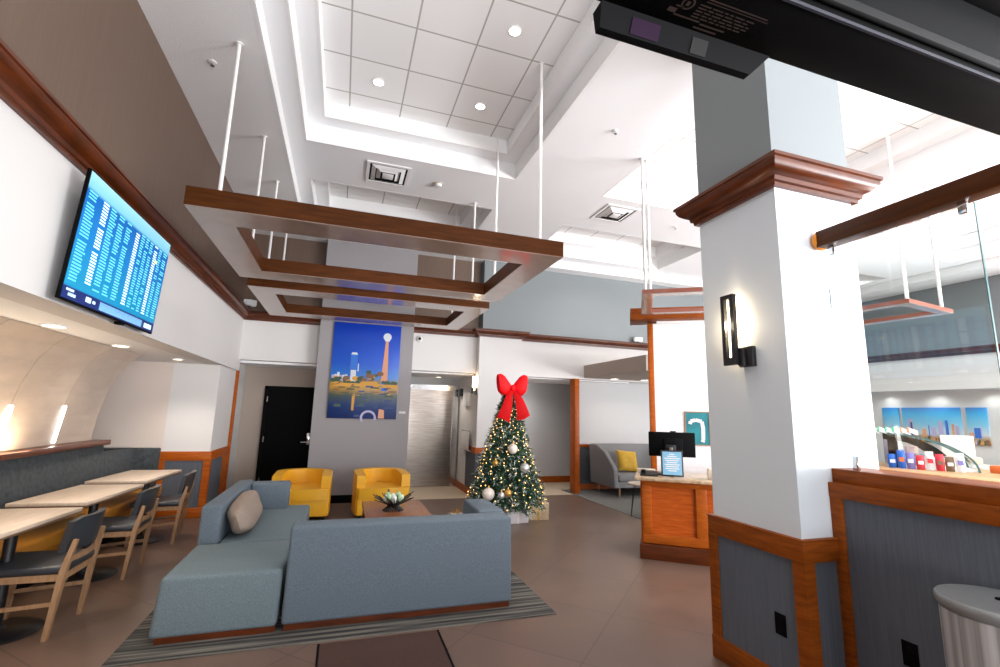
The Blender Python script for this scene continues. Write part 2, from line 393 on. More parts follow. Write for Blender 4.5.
# main column
col = struct(MB().box(2.57,3.27,2.15,2.83,0,3.2).build('column', column_white), 'white square column carrying the wall sconce')
MB().box(2.57,3.27,2.15,2.83,3.2,CEIL).build('column_upper', grey_up, col)
CRc = [(o*1.05,u*1.12) for o,u in CR]
MB().sweep(CRc, [(2.57,2.15),(3.27,2.15),(3.27,2.83),(2.57,2.83)], 3.10, closed=True).build('crown_moulding', wood_d, col)
MB().box(2.54,3.30,2.12,2.86,.80,.915,.004).build('chair_rail', wood_h, col)
MB().box(2.535,3.305,2.115,2.865,.915,.925,.002).build('rail_cap', wood_h, col)
MB().box(2.56,3.28,2.14,2.84,.13,.80).build('wainscot_panel', fab_g, col)
MB().box(2.535,3.30,2.115,2.865,0,.14,.004).build('baseboard', wood_h, col)
for y0,y1 in ((2.12,2.20),(2.79,2.86)): MB().box(2.54,2.62,y0,y1,.14,.80).build('corner_stile', wood_h, col)

# pony wall
pw = struct(MB().box(2.84,3.14,-.9,2.15,0,1.16).build('wall_divider', fab_g), 'low divider wall clad in grey blue woven wallcovering')
MB().box(2.81,3.17,-.9,2.148,1.155,1.24,.004).build('cap_band', wood_h, pw)
MB().box(2.85,3.13,-.9,2.148,1.24,1.32,.004).build('cap_top', wood_h, pw)
MB().box(2.815,2.86,2.085,2.149,0,1.155,.003).build('end_post', wood_h, pw)
MB().box(2.82,2.85,-.9,2.085,0,.12,.003).build('baseboard', wood_h, pw)

# ------------------------------------------------------------------ openings / doors
d1 = struct(MB().box(-1.36,-.46,9.955,10.0,0.01,1.95).build('door_1', blk_pl), 'black door in the back left alcove')
m = MB(); m.box(-1.42,-1.36,9.94,10.0,0,2.0); m.box(-.46,-.40,9.94,10.0,0,2.0); m.box(-1.42,-.40,9.94,10.0,1.95,2.0); m.build('door_frame', blk_pl2, d1)
m = MB(); m.box(-.60,-.54,9.945,9.956,.90,1.12,.004); lp=m.build('lock_plate', chrome, d1)
m = MB(); m.tube([(-.57,9.95,.95),(-.57,9.90,.95)],.012); m.tube([(-.57,9.90,.95),(-.70,9.90,.95)],.011); m.build('door_handle', chrome, lp)
for z in (.25,1.0,1.75): MB().tube([(-1.362,9.945,z-.05),(-1.362,9.945,z+.05)],.012).build('hinge', steel, d1)
d2 = struct(MB().box(1.20,2.34,10.36,10.40,0.01,2.06).build('door_2', steel), 'brushed steel elevator door')
m = MB(); m.box(2.34,2.46,10.32,10.42,0,2.17); m.box(1.25,2.34,10.32,10.42,2.06,2.17); m.build('elevator_frame', steel2, d2)

# ------------------------------------------------------------------ wall TV with the flight board
scr_m = ramp_mat('screen blue', [(0,(14,60,132)),(.08,(16,70,150)),(.12,(20,136,176)),(.5,(16,116,180)),(.85,(14,92,168)),(.88,(116,184,208)),(1,(146,198,214))], 2, -.42,.42, .2, emit=.6)
txt_m = mat('screen text', (206,238,246), .4, emit=.9); txt_d = mat('screen text dim', (96,196,224), .4, emit=.7); txt_y = mat('screen yellow', (224,220,80), .4, emit=.8)
txt_n = mat('screen navy', (10,36,104), .4, emit=.35); txt_l = mat('screen pale blue', (120,176,224), .4, emit=.7)
def wall_tv():
    # local: x out of the wall, y along the wall, z up; centre at origin, leaning a little forward
    t = thing('wall_television', 'wide television on the left wall showing a blue timetable board', 'television', (-1.655,4.175,2.64), 0)
    Mt = Matrix.Rotation(math.radians(3.5),4,'Y')
    def part(name,mb,m,p=t):
        o = mb.build(name,m,p); return o
    b = MB(); b.box(-.010,.012,-.735,.735,-.425,.425,.004); body = part('television_body', b, blk_pl)
    s = MB(); s.box(.0125,.0135,-.725,.725,-.412,.415); scr = part('screen', s, scr_m)
    k = MB()
    def cell(y0,y1,z0,z1,mi): k.mi = mi; k.quad((.0142,y0,z0),(.0142,y1,z0),(.0142,y1,z1),(.0142,y0,z1))
    n = 29
    random.seed(3)
    # mirrored y: near the camera is small y, i.e. left of the board
    for r in range(n):
        z1 = .30 - r*.0208; z0 = z1-.0115
        for (a,b_,mi,p) in ((-.70,-.58,1,.97),(-.51,-.43,0,.93),(-.40,-.30,1,.92),(-.27,-.18,1,.92),(-.14,-.05,1,.92),(.03,.10,0,.93),(.13,.20,1,.92),(.22,.29,1,.92),(.31,.38,1,.9),(.41,.48,0,.88),(.51,.58,1,.9),(.61,.70,1,.85)):
            if random.random() < p:
                w = (b_-a)*(random.uniform(.7,1) if mi else random.uniform(.9,1))
                cell(a, a+w, z0, z1, mi)
    cell(.47,.51,.16,.19,2)
    cell(-.725,.725,-.412,-.335,3); cell(-.26,.47,-.402,-.345,4); cell(.52,.68,-.395,-.355,0)
    cell(-.69,-.60,-.36,-.345,0); cell(-.66,-.57,-.39,-.37,0); cell(-.45,-.38,-.385,-.35,0); cell(-.36,-.32,-.38,-.36,0)
    part('timetable_rows', k, [txt_m,txt_d,txt_y,txt_n,txt_l], scr)
    c = MB(); c.box(-.03,.02,.10,.16,-.445,-.424,.003); part('sensor_tab', c, blk_pl)
    w = MB(); w.box(-.085,-.009,-.4,.4,-.25,.25,.01); part('wall_bracket', w, blk)
    t.rotation_euler = (0, math.radians(3.0), 0)
    return t
wall_tv()

# ------------------------------------------------------------------ hanging frames
def hang_frame(label, group, x0,x1,y0,y1, zb, h, bw, by, rods, m_side, m_under, loc=(0,0,0), rz=0., name='hanging_ceiling_frame', rr=.016):
    t = thing(name, label, 'ceiling frame', (*loc[:2],zb), rz, group)
    for a,b,c,d in ((x0,x1,y0,y0+by),(x0,x1,y1-by,y1),(x0,x0+bw,y0+by,y1-by),(x1-bw,x1,y0+by,y1-by)):
        MB().box(a,b,c,d,.006,h).build('beam', m_side, t)
    m = MB(); e=.004
    for a,b,c,d in ((x0+e,x1-e,y0+e,y0+by-e),(x0+e,x1-e,y1-by+e,y1-e),(x0+e,x0+bw-e,y0+by-e,y1-by+e),(x1-bw+e,x1-e,y0+by-e,y1-by+e)): m.box(a,b,c,d,0,.006)
    m.build('underside_panel', m_under, t)
    M = Matrix.Translation((loc[0],loc[1],0)) @ Matrix.Rotation(rz,4,'Z')
    for x,y in rods:
        w = M @ Vector((x,y,0)); zt = ceil_at(w.x,w.y)-zb
        r = MB().tube([(x,y,h-.005),(x,y,zt)],rr,12).build('suspension_rod', rod_m, t)
        MB().lathe([(.03,zt-.012),(.03,zt-.001)],(x,y,0),16).build('rod_flange', rod_m, r)
    return t
G_ = 'hanging walnut frames over the lounge'
hang_frame('nearer and larger-looking walnut frame hung on white rods above the sofas', G_, -1.29,1.97,4.03,6.15, 3.135,.16,.30,.36, [(-1.08,4.12),(1.75,4.12),(-1.09,5.6),(1.75,5.6)], wood_f, wood_u)
hang_frame('farther walnut frame hung in front of the blue city picture', G_, -1.29,2.0,6.62,8.66, 3.145,.15,.30,.36, [(-1.09,6.74),(1.75,6.74),(-1.09,8.1),(1.75,8.1)], wood_f, wood_u)
G2 = 'thin frames hung over the reception and bar'
TH = math.atan2(-.565,.825)
hang_frame('thin red-brown frame hung above the reception desk beside the column', G2, 0,2.1,0,1.25, 3.06,.055,.14,.14, [(.04,.05),(.10,.12),(1.9,.06),(1.9,1.1)], wood_r, wood_u, (3.34,4.68), TH, rr=.018)
hang_frame('thin red-brown frame seen through the hanging glass panel', G2, 0,1.15,0,1.15, 3.06,.055,.13,.13, [(.03,.03),(1.0,.06),(.05,1.05),(1.0,1.08)], wood_r, wood_u, (6.5,3.72), math.radians(8), rr=.02)
hang_frame('small thin frame end seen just right of the column', G2, -1.0,.0,0,.9, 3.17,.055,.13,.13, [(-.08,.06),(-.08,.8)], wood_r, wood_u, (6.62,4.55), math.radians(4), rr=.02)

# ------------------------------------------------------------------ ceiling fittings
def downlight(label, x,y,z,r=.075, group='recessed ceiling downlights', m=None):
    t = thing('recessed_downlight', label, 'downlight', (x,y,z), 0, group)
    MB().lathe([(r,-.001),(r*1.25,-.001),(r*1.25,-.008),(r,-.012)],n=24,cap=False).build('trim_ring', trim_w, t)
    MB().lathe([(r*.98,-.006),(r*.98,-.003)],n=24).build('lens', m or lamp_e, t)
    return t
downlight('upper right of the four round downlights in the tiled ceiling tray', 1.325,3.80,GRID,.055)
downlight('lower left of the four round downlights in the tiled ceiling tray', .11,5.02,GRID,.055)
downlight('lower right of the four round downlights in the tiled ceiling tray', 1.325,5.02,GRID,.055)
downlight('upper left of the four round downlights in the tiled tray, at the picture edge', .11,3.80,GRID,.055)
downlight('first round downlight under the nook soffit below the television', -2.27,4.70,2.21,.075,'nook soffit downlights',lamp_w)
downlight('second round downlight under the nook soffit, near the curved wall end', -2.3,6.0,2.21,.075,'nook soffit downlights',lamp_w)
downlight('third round downlight under the nook soffit, nearest the white pilaster', -2.15,7.35,2.21,.06,'nook soffit downlights',lamp_w)
downlight('round downlight in the lounge soffit above the yellow cushion', 5.55,8.85,2.39,.085,'lounge soffit downlights',lamp_w)
downlight('round downlight in the lounge soffit beside the wooden post', 6.25,8.75,2.39,.085,'lounge soffit downlights',lamp_w)
downlight('small downlight above the elevator door', 1.95,10.1,2.34,.06,'elevator downlights',lamp_w)
def vent(label,x,y,z,s=.29):
    t = thing('ceiling_vent', label, 'vent', (x,y,z), 0, 'square ceiling vents')
    m = MB()
    for a,b,c,d in ((-s,s,-s,-s+.04),(-s,s,s-.04,s),(-s,-s+.04,-s+.04,s-.04),(s-.04,s,-s+.04,s-.04)): m.box(a,b,c,d,-.014,-.001)
    m.build('vent_frame', trim_w, t)
    MB().box(-s+.03,s-.03,-s+.03,s-.03,-.003,-.001).build('dark_throat', blk_pl2, t)
    for k,(r0,r1,z0,z1) in enumerate(((.225,.17,-.006,-.03),(.155,.10,-.006,-.036))):
        m = MB()
        for i in range(4):
            R = Matrix.Rotation(i*PI/2,4,'Z')
            p = [(-r0,-r0,z0),(r0,-r0,z0),(r1,-r1,z1),(-r1,-r1,z1)]
            m.quad(*[R@Vector(q) for q in p])
        m.build('vent_louvre', trim_w, t)
    MB().box(-.075,.075,-.075,.075,-.042,-.034,.004).build('vent_core', trim_w, t)
vent('square air vent in the white ceiling above the two walnut frames', .36,6.30,CEIL)
vent('square air vent in the ceiling left of the column moulding', 3.99,6.27,CEIL)
def sprinkler(label,x,y,z):
    t = thing('ceiling_sprinkler', label, 'sprinkler', (x,y,z), 0, 'ceiling sprinklers')
    MB().lathe([(.035,-.001),(.032,-.008),(.012,-.01)],n=18).build('escutcheon', trim_w, t)
    MB().lathe([(.008,-.01),(.008,-.035),(.02,-.037),(.02,-.04)],n=14).build('deflector', chrome, t)
sprinkler('small sprinkler head in the textured ceiling band at upper left', -1.36,4.45,BAND)
sprinkler('small sprinkler head in the white ceiling left of the column', 2.76,4.30,CEIL)
sprinkler('small sprinkler head in the ceiling just left of the column moulding', 5.24,6.35,CEIL)
sd = thing('smoke_detector','small round smoke detector on the ceiling beside the vent above the frames','smoke detector',(1.08,6.33,CEIL))
MB().lathe([(.055,-.001),(.055,-.02),(.04,-.04),(.01,-.045)],n=20).build('detector_body', trim_w, sd); MB().lathe([(.075,-.001),(.075,-.008)],n=20).build('mounting_ring', cone_mat, sd)

# ------------------------------------------------------------------ city pictures
pic_sky = ramp_mat('night blue print', [(0,(10,34,92)),(.17,(16,52,112)),(.27,(70,84,74)),(.36,(190,140,50)),(.42,(120,110,60)),(.46,(36,118,200)),(.6,(20,84,196)),(1,(12,56,172))], 2, -.86,.86,.35,noise=.07)
pm = [mat('print '+n,c,.4) for n,c in (('orange',(214,150,110)),('pale',(208,214,220)),('ochre',(206,150,44)),('green',(40,70,44)),('deep blue',(16,50,116)),('brown',(120,80,50)),('lilac',(176,170,206)),('bright blue',(24,104,200)))]
def city_picture():
    t = thing('city_picture','tall blue night city picture with a slim tower on the grey pier','picture',(.355,8.86,2.295))
    MB().box(-.595,.595,-.035,-.002,-.86,.86,.003).build('canvas', pic_sky, t)
    k = MB(); Y=-.0365
    def poly(mi,*pts):
        nonlocal Y
        Y -= .00005; k.mi = mi; k.quad(*[(x,Y,z) for x,z in pts])
    def disc(mi,x,z,r,sx=1):
        nonlocal Y
        Y -= .00005; k.mi = mi; k.quad(*[(x+sx*r*math.cos(a*PI/7),Y,z+r*math.sin(a*PI/7)) for a in range(14)])
    # slim tower on the right
    poly(0,(.28,-.2),(.40,-.2),(.375,.6),(.33,.6)); poly(7,(.30,-.36),(.40,-.36),(.40,-.18),(.29,-.18)); disc(1,.352,.64,.075); poly(1,(.31,.56),(.40,.56),(.385,.60),(.32,.60))
    # smaller tower
    poly(7,(-.27,.0),(-.15,.0),(-.155,.30),(-.265,.30)); poly(1,(-.27,.28),(-.15,.28),(-.17,.32),(-.25,.32)); poly(1,(-.25,-.22),(-.16,-.22),(-.165,.0),(-.255,.0)); poly(1,(-.14,-.02),(-.12,-.02),(-.12,.12),(-.14,.12))
    Y -= .0004
    random.seed(11)
    for i in range(9):
        x = -.57+i*.045; h = random.uniform(.05,.16); poly(1 if i%3 else 6,(x,-.2),(x+.04,-.2),(x+.04,-.2+h),(x,-.2+h))
    for i in range(46):
        x=random.uniform(-.56,.56); big = 1 if .0<x<.3 else 0; disc(random.choice((3,3,5,2) if not big else (5,5,2,3)), x, -.24+random.uniform(0,.10+.14*big), random.uniform(.02,.045), 1.4)
    for x,z,r,mi in () and ((.08,-.1,.13,5),(.0,-.14,.1,5),(.2,-.02,.1,5),(.52,-.1,.12,3),(-.3,-.22,.08,3),(-.42,-.22,.08,3),(-.14,-.17,.07,3),(.47,-.18,.08,5)): disc(mi,x,z,r,1.25)
    Y -= .0004
    poly(2,(-.55,-.30),(.58,-.30),(.58,-.24),(-.4,-.235)); poly(2,(-.1,-.245),(.25,-.245),(.2,-.19),(-.05,-.2))
    Y -= .0004
    for i in range(26):
        x = random.uniform(-.57,.45); z = random.uniform(-.48,-.28); w = random.uniform(.05,.18); h = random.uniform(.01,.03)
        poly(random.choice((3,3,2,4,4,5)),(x,z),(x+w,z),(x+w*.9,z+h),(x+.02,z+h))
    for i in range(12):
        x = random.uniform(-.57,.4); z = random.uniform(-.84,-.5); w = random.uniform(.08,.2); h = random.uniform(.01,.05)
        poly(random.choice((4,4,7,3)),(x,z),(x+w,z),(x+w*.9,z+h),(x+.02,z+h))
    Y -= .0004
    poly(2,(-.2,-.72),(-.16,-.72),(-.15,-.46),(-.2,-.46)); poly(0,(.27,-.85),(.38,-.85),(.37,-.7),(.28,-.68))
    # pale oval loop at the lower middle
    for a in range(16):
        t0,t1 = PI*a/15*1.25-.4, PI*(a+1)/15*1.25-.4
        f = lambda tt,r: (.1+.14*r*math.cos(tt), -.84+.13*r*math.sin(tt))
        poly(6,f(t0,1),f(t1,1),f(t1,.72),f(t0,.72))
    k.build('printed_city', pm, t)
city_picture()
tag(MB().box(-.06,.06,-.006,0,-.02,.02,.001).build('caption_card', paper_w, loc=(1.06,8.859,1.56)),'small white caption card right of the blue city picture','card')
sky2 = ramp_mat('day sky print', [(0,(150,110,60)),(.2,(176,150,120)),(.3,(196,206,216)),(.55,(120,196,226)),(.85,(30,164,220)),(1,(14,126,206))],2,-.41,.41,.35,noise=.06)
def skyline(label, ya, yb, items, zc=1.575):
    w = abs(ya-yb)
    t = thing('skyline_canvas', label, 'picture', (13.2,(ya+yb)/2,zc), 0, 'three skyline canvases')
    MB().box(-.04,-.002,-w/2,w/2,-.405,.405,.003).build('canvas', sky2, t)
    k = MB()
    for i,(u,bw,h,mi) in enumerate(items):       # u 0..1 across as seen, left = larger y
        y = w/2-u*w; x = -.0415-.0003*i; k.mi = mi
        k.quad((x,y,-.26),(x,y-bw*.8,-.26),(x,y-bw*.8,-.26+h*.75),(x,y,-.26+h*.75))
    k.mi = 5
    for j in range(int(w/.03)):
        y = w/2-.03-j*.03; x=-.0412-.0002*len(items)-.002-.0002*j; r=random.uniform(-.05,.06)
        k.mi = random.choice((5,3,2,0,6,5)); k.quad((x,y+.02,-.40+max(r,0)),(x,y-.02,-.40+max(r,0)),(x,y-.016,-.30+r),(x,y+.014,-.31+r))
    k.build('printed_skyline', pm, t)
skyline('narrow left canvas of the blue skyline triptych', 8.43,8.06,[(.2,.1,.2,6),(.6,.1,.15,6)])
skyline('wide middle canvas of the blue skyline triptych', 7.99,6.82,[(.1,.13,.52,6),(.14,.05,.42,4),(.34,.1,.22,0),(.45,.03,.34,7),(.5,.12,.28,6),(.62,.12,.44,6),(.66,.05,.5,6),(.76,.02,.46,4),(.74,.07,.5,7),(.84,.06,.4,0),(.9,.08,.34,6)])
skyline('narrow right canvas of the blue skyline triptych', 6.72,6.36,[(.3,.14,.3,7),(.62,.02,.34,6),(.05,.1,.15,0)])
tag(MB().box(-.012,0,-.09,.09,-.03,.03,.002).build('wall_plate', cone_mat, loc=(13.199,5.95,1.42)),'small wall plate right of the skyline canvases','plate')

# ------------------------------------------------------------------ nook: bench, ledge, tables, chairs
bn = thing('banquette_bench','long banquette bench with mustard seat and dark grey back under the curved wall','bench',(-2.6,3,0))
m=MB(); m.hexa([(-.25,-5,.40),(-.02,-5,.40),(-.02,4.1,.40),(-.25,4.1,.40)],[(-.25,-5,1.10),(-.13,-5,1.10),(-.13,4.1,1.10),(-.25,4.1,1.10)])
m.hexa([(-.25,4.1,.40),(-.02,4.1,.40),(-.02,4.95,.40),(-.25,4.95,.40)],[(-.25,4.1,.985),(-.11,4.1,.985),(-.11,4.95,.985),(-.25,4.95,.985)]); m.build('backrest', fab_d, bn)
m = MB(); m.box(-.95,.185,4.93,5.09,.46,.985,.02); m.build('end_backrest', fab_d, bn)
s_ = MB(); s_.box(-.10,.27,-5,5.07,.32,.455,.03,3).build('seat_cushion', must, bn)
MB().hexa([(-.2,-5,0),(.10,-5,0),(.10,5.06,0),(-.2,5.06,0)],[(-.2,-5,.32),(.23,-5,.32),(.23,5.06,.32),(-.2,5.06,.32)]).build('base_panel', must, bn)
m=MB(); m.box(.09,.135,-5,5.06,0,.10); m.build('kick_plate', blk_pl2, bn)
tag(MB().box(-.14,.06,-5.5,4.2,1.10,1.155,.006).build('wooden_ledge', wood_d, loc=(-2.72,2.9,0)),'long wooden ledge along the top of the dark bench back','ledge')
def wall_lamp(label,y):
    t = thing('wall_light', label, 'wall light', (-2.72,y,1.37), 0, 'slim upright lights on the curved wall')
    Mr = Matrix.Rotation(math.radians(7),4,'Y')
    MB().box(-.075,-.055,-.035,.035,-.21,.19,.003,M=Mr).build('light_housing', trim_w, t)
    MB().box(-.055,-.045,-.026,.026,-.20,.18,.003,M=Mr).build('light_diffuser', led_e, t)
wall_lamp('slim upright white light on the curved wall, nearer to the picture edge', 5.29)
wall_lamp('slim upright white light on the curved wall, farther one near its arched end', 6.14)

def cafe_table(label, y0,y1, x0=-2.56,x1=-1.985):
    cy = (y0+y1)/2; cx=(x0+x1)/2
    t = thing('cafe_table', label, 'table', (cx,cy,0), math.radians(-4), 'pale tables along the bench')
    MB().box(x0-cx,x1-cx,y0-cy,y1-cy,.722,.75,.003).build('tabletop', table_m, t)
    MB().box(x0-cx+.002,x1-cx-.002,y0-cy+.002,y1-cy-.002,.708,.722).build('edge_band', table_e, t)
    pd=MB().tube([(0.10,0,.02),(0.10,0,.70)],.036,16).build('pedestal', blk, t)
    MB().lathe([(.255,0),(.26,.006),(.25,.014),(.06,.03),(.045,.05)],(0.10,0,0),32).build('base_disc', blk, pd)
    MB().box(-.12,.24,-.03,.03,.69,.708).build('support_bracket', blk, t)
cafe_table('pale laminate table nearest the camera at the picture edge', 4.02,4.92)
cafe_table('pale laminate table in the middle of the bench row', 5.14,6.18)
cafe_table('pale laminate table farthest along the bench, by the pilaster', 6.42,7.44)

def make_chair(label, loc, rz):
    t = thing('dining_chair', label, 'chair', loc, rz, 'oak chairs along the bench tables')
    # faces -x, rear legs at x = 0
    for s in (-1,1):
        m = MB(); m.bar((.0,s*.225,0),(.035,s*.215,.42),.028,.036,up=(0,1,0),w2=.036,d2=.046); m.bar((.035,s*.215,.42),(.075,s*.20,.64),.036,.046,up=(0,1,0),w2=.026,d2=.03); m.build('leg', oak, t)
        m = MB(); m.bar((-.44,s*.20,0),(-.42,s*.205,.42),.026,.026,up=(0,1,0),w2=.036,d2=.036); m.build('leg', oak, t)
        MB().box(-.43,.03,s*.215-.011,s*.215+.011,.375,.42).build('side_rail', oak, t)
        MB().bar((-.43,s*.20,.20),(.015,s*.222,.23),.018,.026,up=(0,0,1)).build('stretcher', oak, t)
    MB().box(-.432,-.41,-.2,.2,.375,.42).build('front_rail', oak, t); MB().box(.02,.045,-.2,.2,.375,.42).build('rear_rail', oak, t)
    m = MB(); m.box(-.46,.05,-.235,.235,.42,.475,.022,3); m.build('seat_pad', char_up, t)
    # curved padded back
    m = MB(); N=8
    def pt(k,z,o):
        y = -.23+.46*k/N; bow = .055*(1-(y/.23)**2); ln = (z-.5)*.16
        return (.025+bow+ln+o, y, z)
    zs = [.56,.61,.69,.765,.785]
    vs = [[[m.bm.verts.new(pt(k, z - (.02 if z==.785 and k in (0,N) else 0), o)) for k in range(N+1)] for z in zs] for o in (-.045,-.005)]
    F = m.bm.faces.new
    for j in range(len(zs)-1):
        for k in range(N):
            F((vs[0][j][k],vs[0][j][k+1],vs[0][j+1][k+1],vs[0][j+1][k])); F((vs[1][j][k],vs[1][j+1][k],vs[1][j+1][k+1],vs[1][j][k+1]))
    for k in range(N):
        F((vs[0][0][k],vs[1][0][k],vs[1][0][k+1],vs[0][0][k+1])); F((vs[0][-1][k],vs[0][-1][k+1],vs[1][-1][k+1],vs[1][-1][k]))
    for j in range(len(zs)-1):
        F((vs[0][j][0],vs[0][j+1][0],vs[1][j+1][0],vs[1][j][0])); F((vs[0][j][N],vs[1][j][N],vs[1][j+1][N],vs[0][j+1][N]))
    m.build('backrest', char_up, t, sharp=60)
    m = MB(); N=8
    P_ = [(.03+.03*(1-((-.2+.4*k/N)/.2)**2), -.2+.4*k/N, .50) for k in range(N+1)]
    for a,b in zip(P_,P_[1:]): m.bar(a,b,.018,.035,up=(0,0,1))
    m.build('lower_back_rail', oak, t)
    return t
ch = make_chair('oak chair with charcoal pad nearest the camera, at the first table', (-1.79,4.48,0), 0)
dup(ch, (-1.80,5.70,0), math.radians(2), 'oak chair with charcoal pad at the middle table')
dup(ch, (-1.78,6.90,0), math.radians(6), 'oak chair with charcoal pad at the farthest table, in front of the pilaster')

# ------------------------------------------------------------------ lounge
rug = tag(MB().box(-1.28,1.78,3.75,6.95,0,.008).build('striped_rug', rug_m),'grey striped rug under the sectional sofa','rug')
mt = thing('floor_mat','dark red-brown mat on the floor in front of the sofa','mat',(.385,2.85,0))
MB().box(-.405,.405,-1.0,.87,.0,.004).build('mat_face', panel_m, mt)
m=MB(); m.box(-.42,-.405,-1,.87,0,.006); m.box(.405,.42,-1,.87,0,.006); m.build('mat_edging', blk_pl2, mt)
GS='sections of the grey blue sectional sofa'
# chaise
t = thing('sofa_section','armless chaise section of the grey blue sofa, nearest the camera at left','sofa',(-.72,4.43,.008),0,GS)
m = MB(); m.hexa([(-.40,-.46,.03),(.392,-.46,.03),(.392,.43,.03),(-.40,.43,.03)],[(-.375,-.43,.415),(.398,-.43,.415),(.398,.43,.415),(-.375,.43,.415)])
bev(m,.035,4); m.build('seat', sofa_lit, t, sharp=60)
MB().box(-.355,.385,-.452,.42,0,.04).build('plinth', wood_d, t)
# side module with back at left
t = thing('sofa_section','sofa section with its back to the dining nook, holding the taupe pillow','sofa',(-.70,5.69,.008),0,GS)
MB().box(-.235,.42,-.815,.81,.05,.415,.03,4).build('seat', sofa_lit, t)
MB().box(-.40,-.235,-.815,.805,.05,.725,.03,4).build('backrest', sofa_m, t)
MB().box(-.235,.18,.58,.805,.40,.71,.03,4).build('armrest', sofa_m, t)
MB().box(-.37,.38,-.79,.76,0,.06).build('plinth', wood_d, t)
# near module, back to the camera
t = thing('sofa_section','sofa section seen from behind, its wide back facing the camera','sofa',(.585,4.36,.008),0,GS)
m = MB(); m.hexa([(-.885,-.395,.04),(.885,-.395,.04),(.885,-.16,.04),(-.885,-.16,.04)],[(-.878,-.375,.712),(.878,-.375,.712),(.878,-.16,.712),(-.878,-.16,.712)])
bev(m,.025,3); m.build('backrest', sofa_m, t, sharp=60)
MB().box(-.87,.64,-.155,.44,.05,.415,.03,4).build('seat', sofa_lit, t)
MB().box(.645,.885,-.155,.44,.05,.725,.025,3).build('armrest', sofa_m, t)
MB().box(-.865,.865,-.382,.42,0,.045).build('plinth', wood_d, t)
# pillow
def pillow(name,label,cat,loc,rot,sx,sy,sz,m,group=None,pinch=.55,rnd=0.):
    b = MB(); nu,nv = 14,10; V={}
    for side in (1,-1):
        for i in range(nu+1):
            for j in range(nv+1):
                u,v = -1+2*i/nu, -1+2*j/nv
                h = ((1-abs(u)**3)*(1-abs(v)**3))**pinch
                edge = i in (0,nu) or j in (0,nv)
                if edge and side<0: continue
                sag = 1-.07*(1-abs(u)**2)*abs(v) 
                V[side,i,j] = b.bm.verts.new((u*sx*(1-.06*(1-v*v)*abs(u))*math.sqrt(1-rnd*v**4), v*sy*sag*math.sqrt(1-rnd*u**4), side*sz*h + .006*math.sin(5*u+3*v)*h))
    g = lambda s,i,j: V.get((s,i,j)) or V[1,i,j]
    for s in (1,-1):
        for i in range(nu):
            for j in range(nv):
                q=[g(s,i,j),g(s,i+1,j),g(s,i+1,j+1),g(s,i,j+1)]
                b.bm.faces.new(q if s>0 else q[::-1])
    o = b.build(name,m,sharp=80,subsurf=1); o.location=loc; o.rotation_euler=rot; return tag(o,label,cat,group)
pillow('throw_pillow','long taupe pillow leaning on the back of the side sofa section','pillow',(-.825,5.42,.58),(0,math.radians(-113),math.radians(3)),.17,.62,.115,pil_m,None,.5,.55)
# pillow axes: local x -> height, local y -> length along the sofa back
# tub chairs
def tub(label, loc, rz):
    t = thing('tub_armchair', label, 'armchair', loc, rz, 'yellow leather tub chairs')
    # faces -y; shell follows a U plan
    def ring(r, front): # outer / inner U outline
        pts=[(-r,front)]
        for k in range(17):
            a = PI - PI*k/16; pts.append((r*math.cos(a), .06+ r*math.sin(a)*.86))
        pts.append((r,front)); return pts
    O = ring(.40,-.34); I = ring(.27,-.34)
    m = MB(); bm=m.bm; n=len(O); z0,z1=.10,.65
    def col(p,z): return bm.verts.new((p[0],p[1],z))
    def tp(k): return z1 - .03*max(0,(-O[k][1]))/.34
    ob=[col(p,.06) for p in O]; ot=[col(p,tp(k)) for k,p in enumerate(O)]; it=[col(p,tp(k)) for k,p in enumerate(I)]; ib=[col(p,.06) for p in I]
    for k in range(n-1):
        bm.faces.new((ob[k],ob[k+1],ot[k+1],ot[k])); bm.faces.new((ot[k],ot[k+1],it[k+1],it[k])); bm.faces.new((it[k],it[k+1],ib[k+1],ib[k])); bm.faces.new((ib[k],ib[k+1],ob[k+1],ob[k]))
    bm.faces.new((ob[0],ot[0],it[0],ib[0])); bm.faces.new((ob[-1],ib[-1],it[-1],ot[-1]))
    es=[e for e in bm.edges if len(e.link_faces)==2 and e.calc_face_angle(0)>.8]
    bmesh.ops.bevel(bm, geom=es, offset=.018, segments=3, affect='EDGES'); m.build('shell', yel, t, sharp=50)
    s = MB(); P=[(-.385,-.40),(.385,-.40)]
    P=[(-.36,-.42),(.36,-.42),(.385,-.395),(.385,-.345),(.266,-.335)]+[(p[0]*.985,p[1]*.985) for p in I[1:-1]][::-1]+[(-.266,-.335),(-.385,-.345),(-.385,-.395)]
    s.prism(P,.15,Matrix.Translation((0,0,.29))); es=[e for e in s.bm.edges if len(e.link_faces)==2 and e.calc_face_angle(0)>1.2]
    bmesh.ops.bevel(s.bm, geom=es, offset=.025, segments=3, affect='EDGES'); s.build('seat_cushion', yel, t, sharp=50)
    m=MB(); m.box(-.385,.385,-.395,-.30,.06,.30,.01); m.build('front_panel', yel, t)
    for x,y in ((-.33,-.34),(.33,-.34),(-.25,.28),(.25,.28)): MB().lathe([(.018,0),(.024,.065)],(x,y,0),12).build('leg', blk, t)
    return t
tc_ = tub('yellow leather tub chair at left, beyond the taupe pillow', (-.46,7.93,0), math.radians(-2))
dup(tc_, (.66,7.90,0), math.radians(6), 'yellow leather tub chair at right, behind the coffee table')
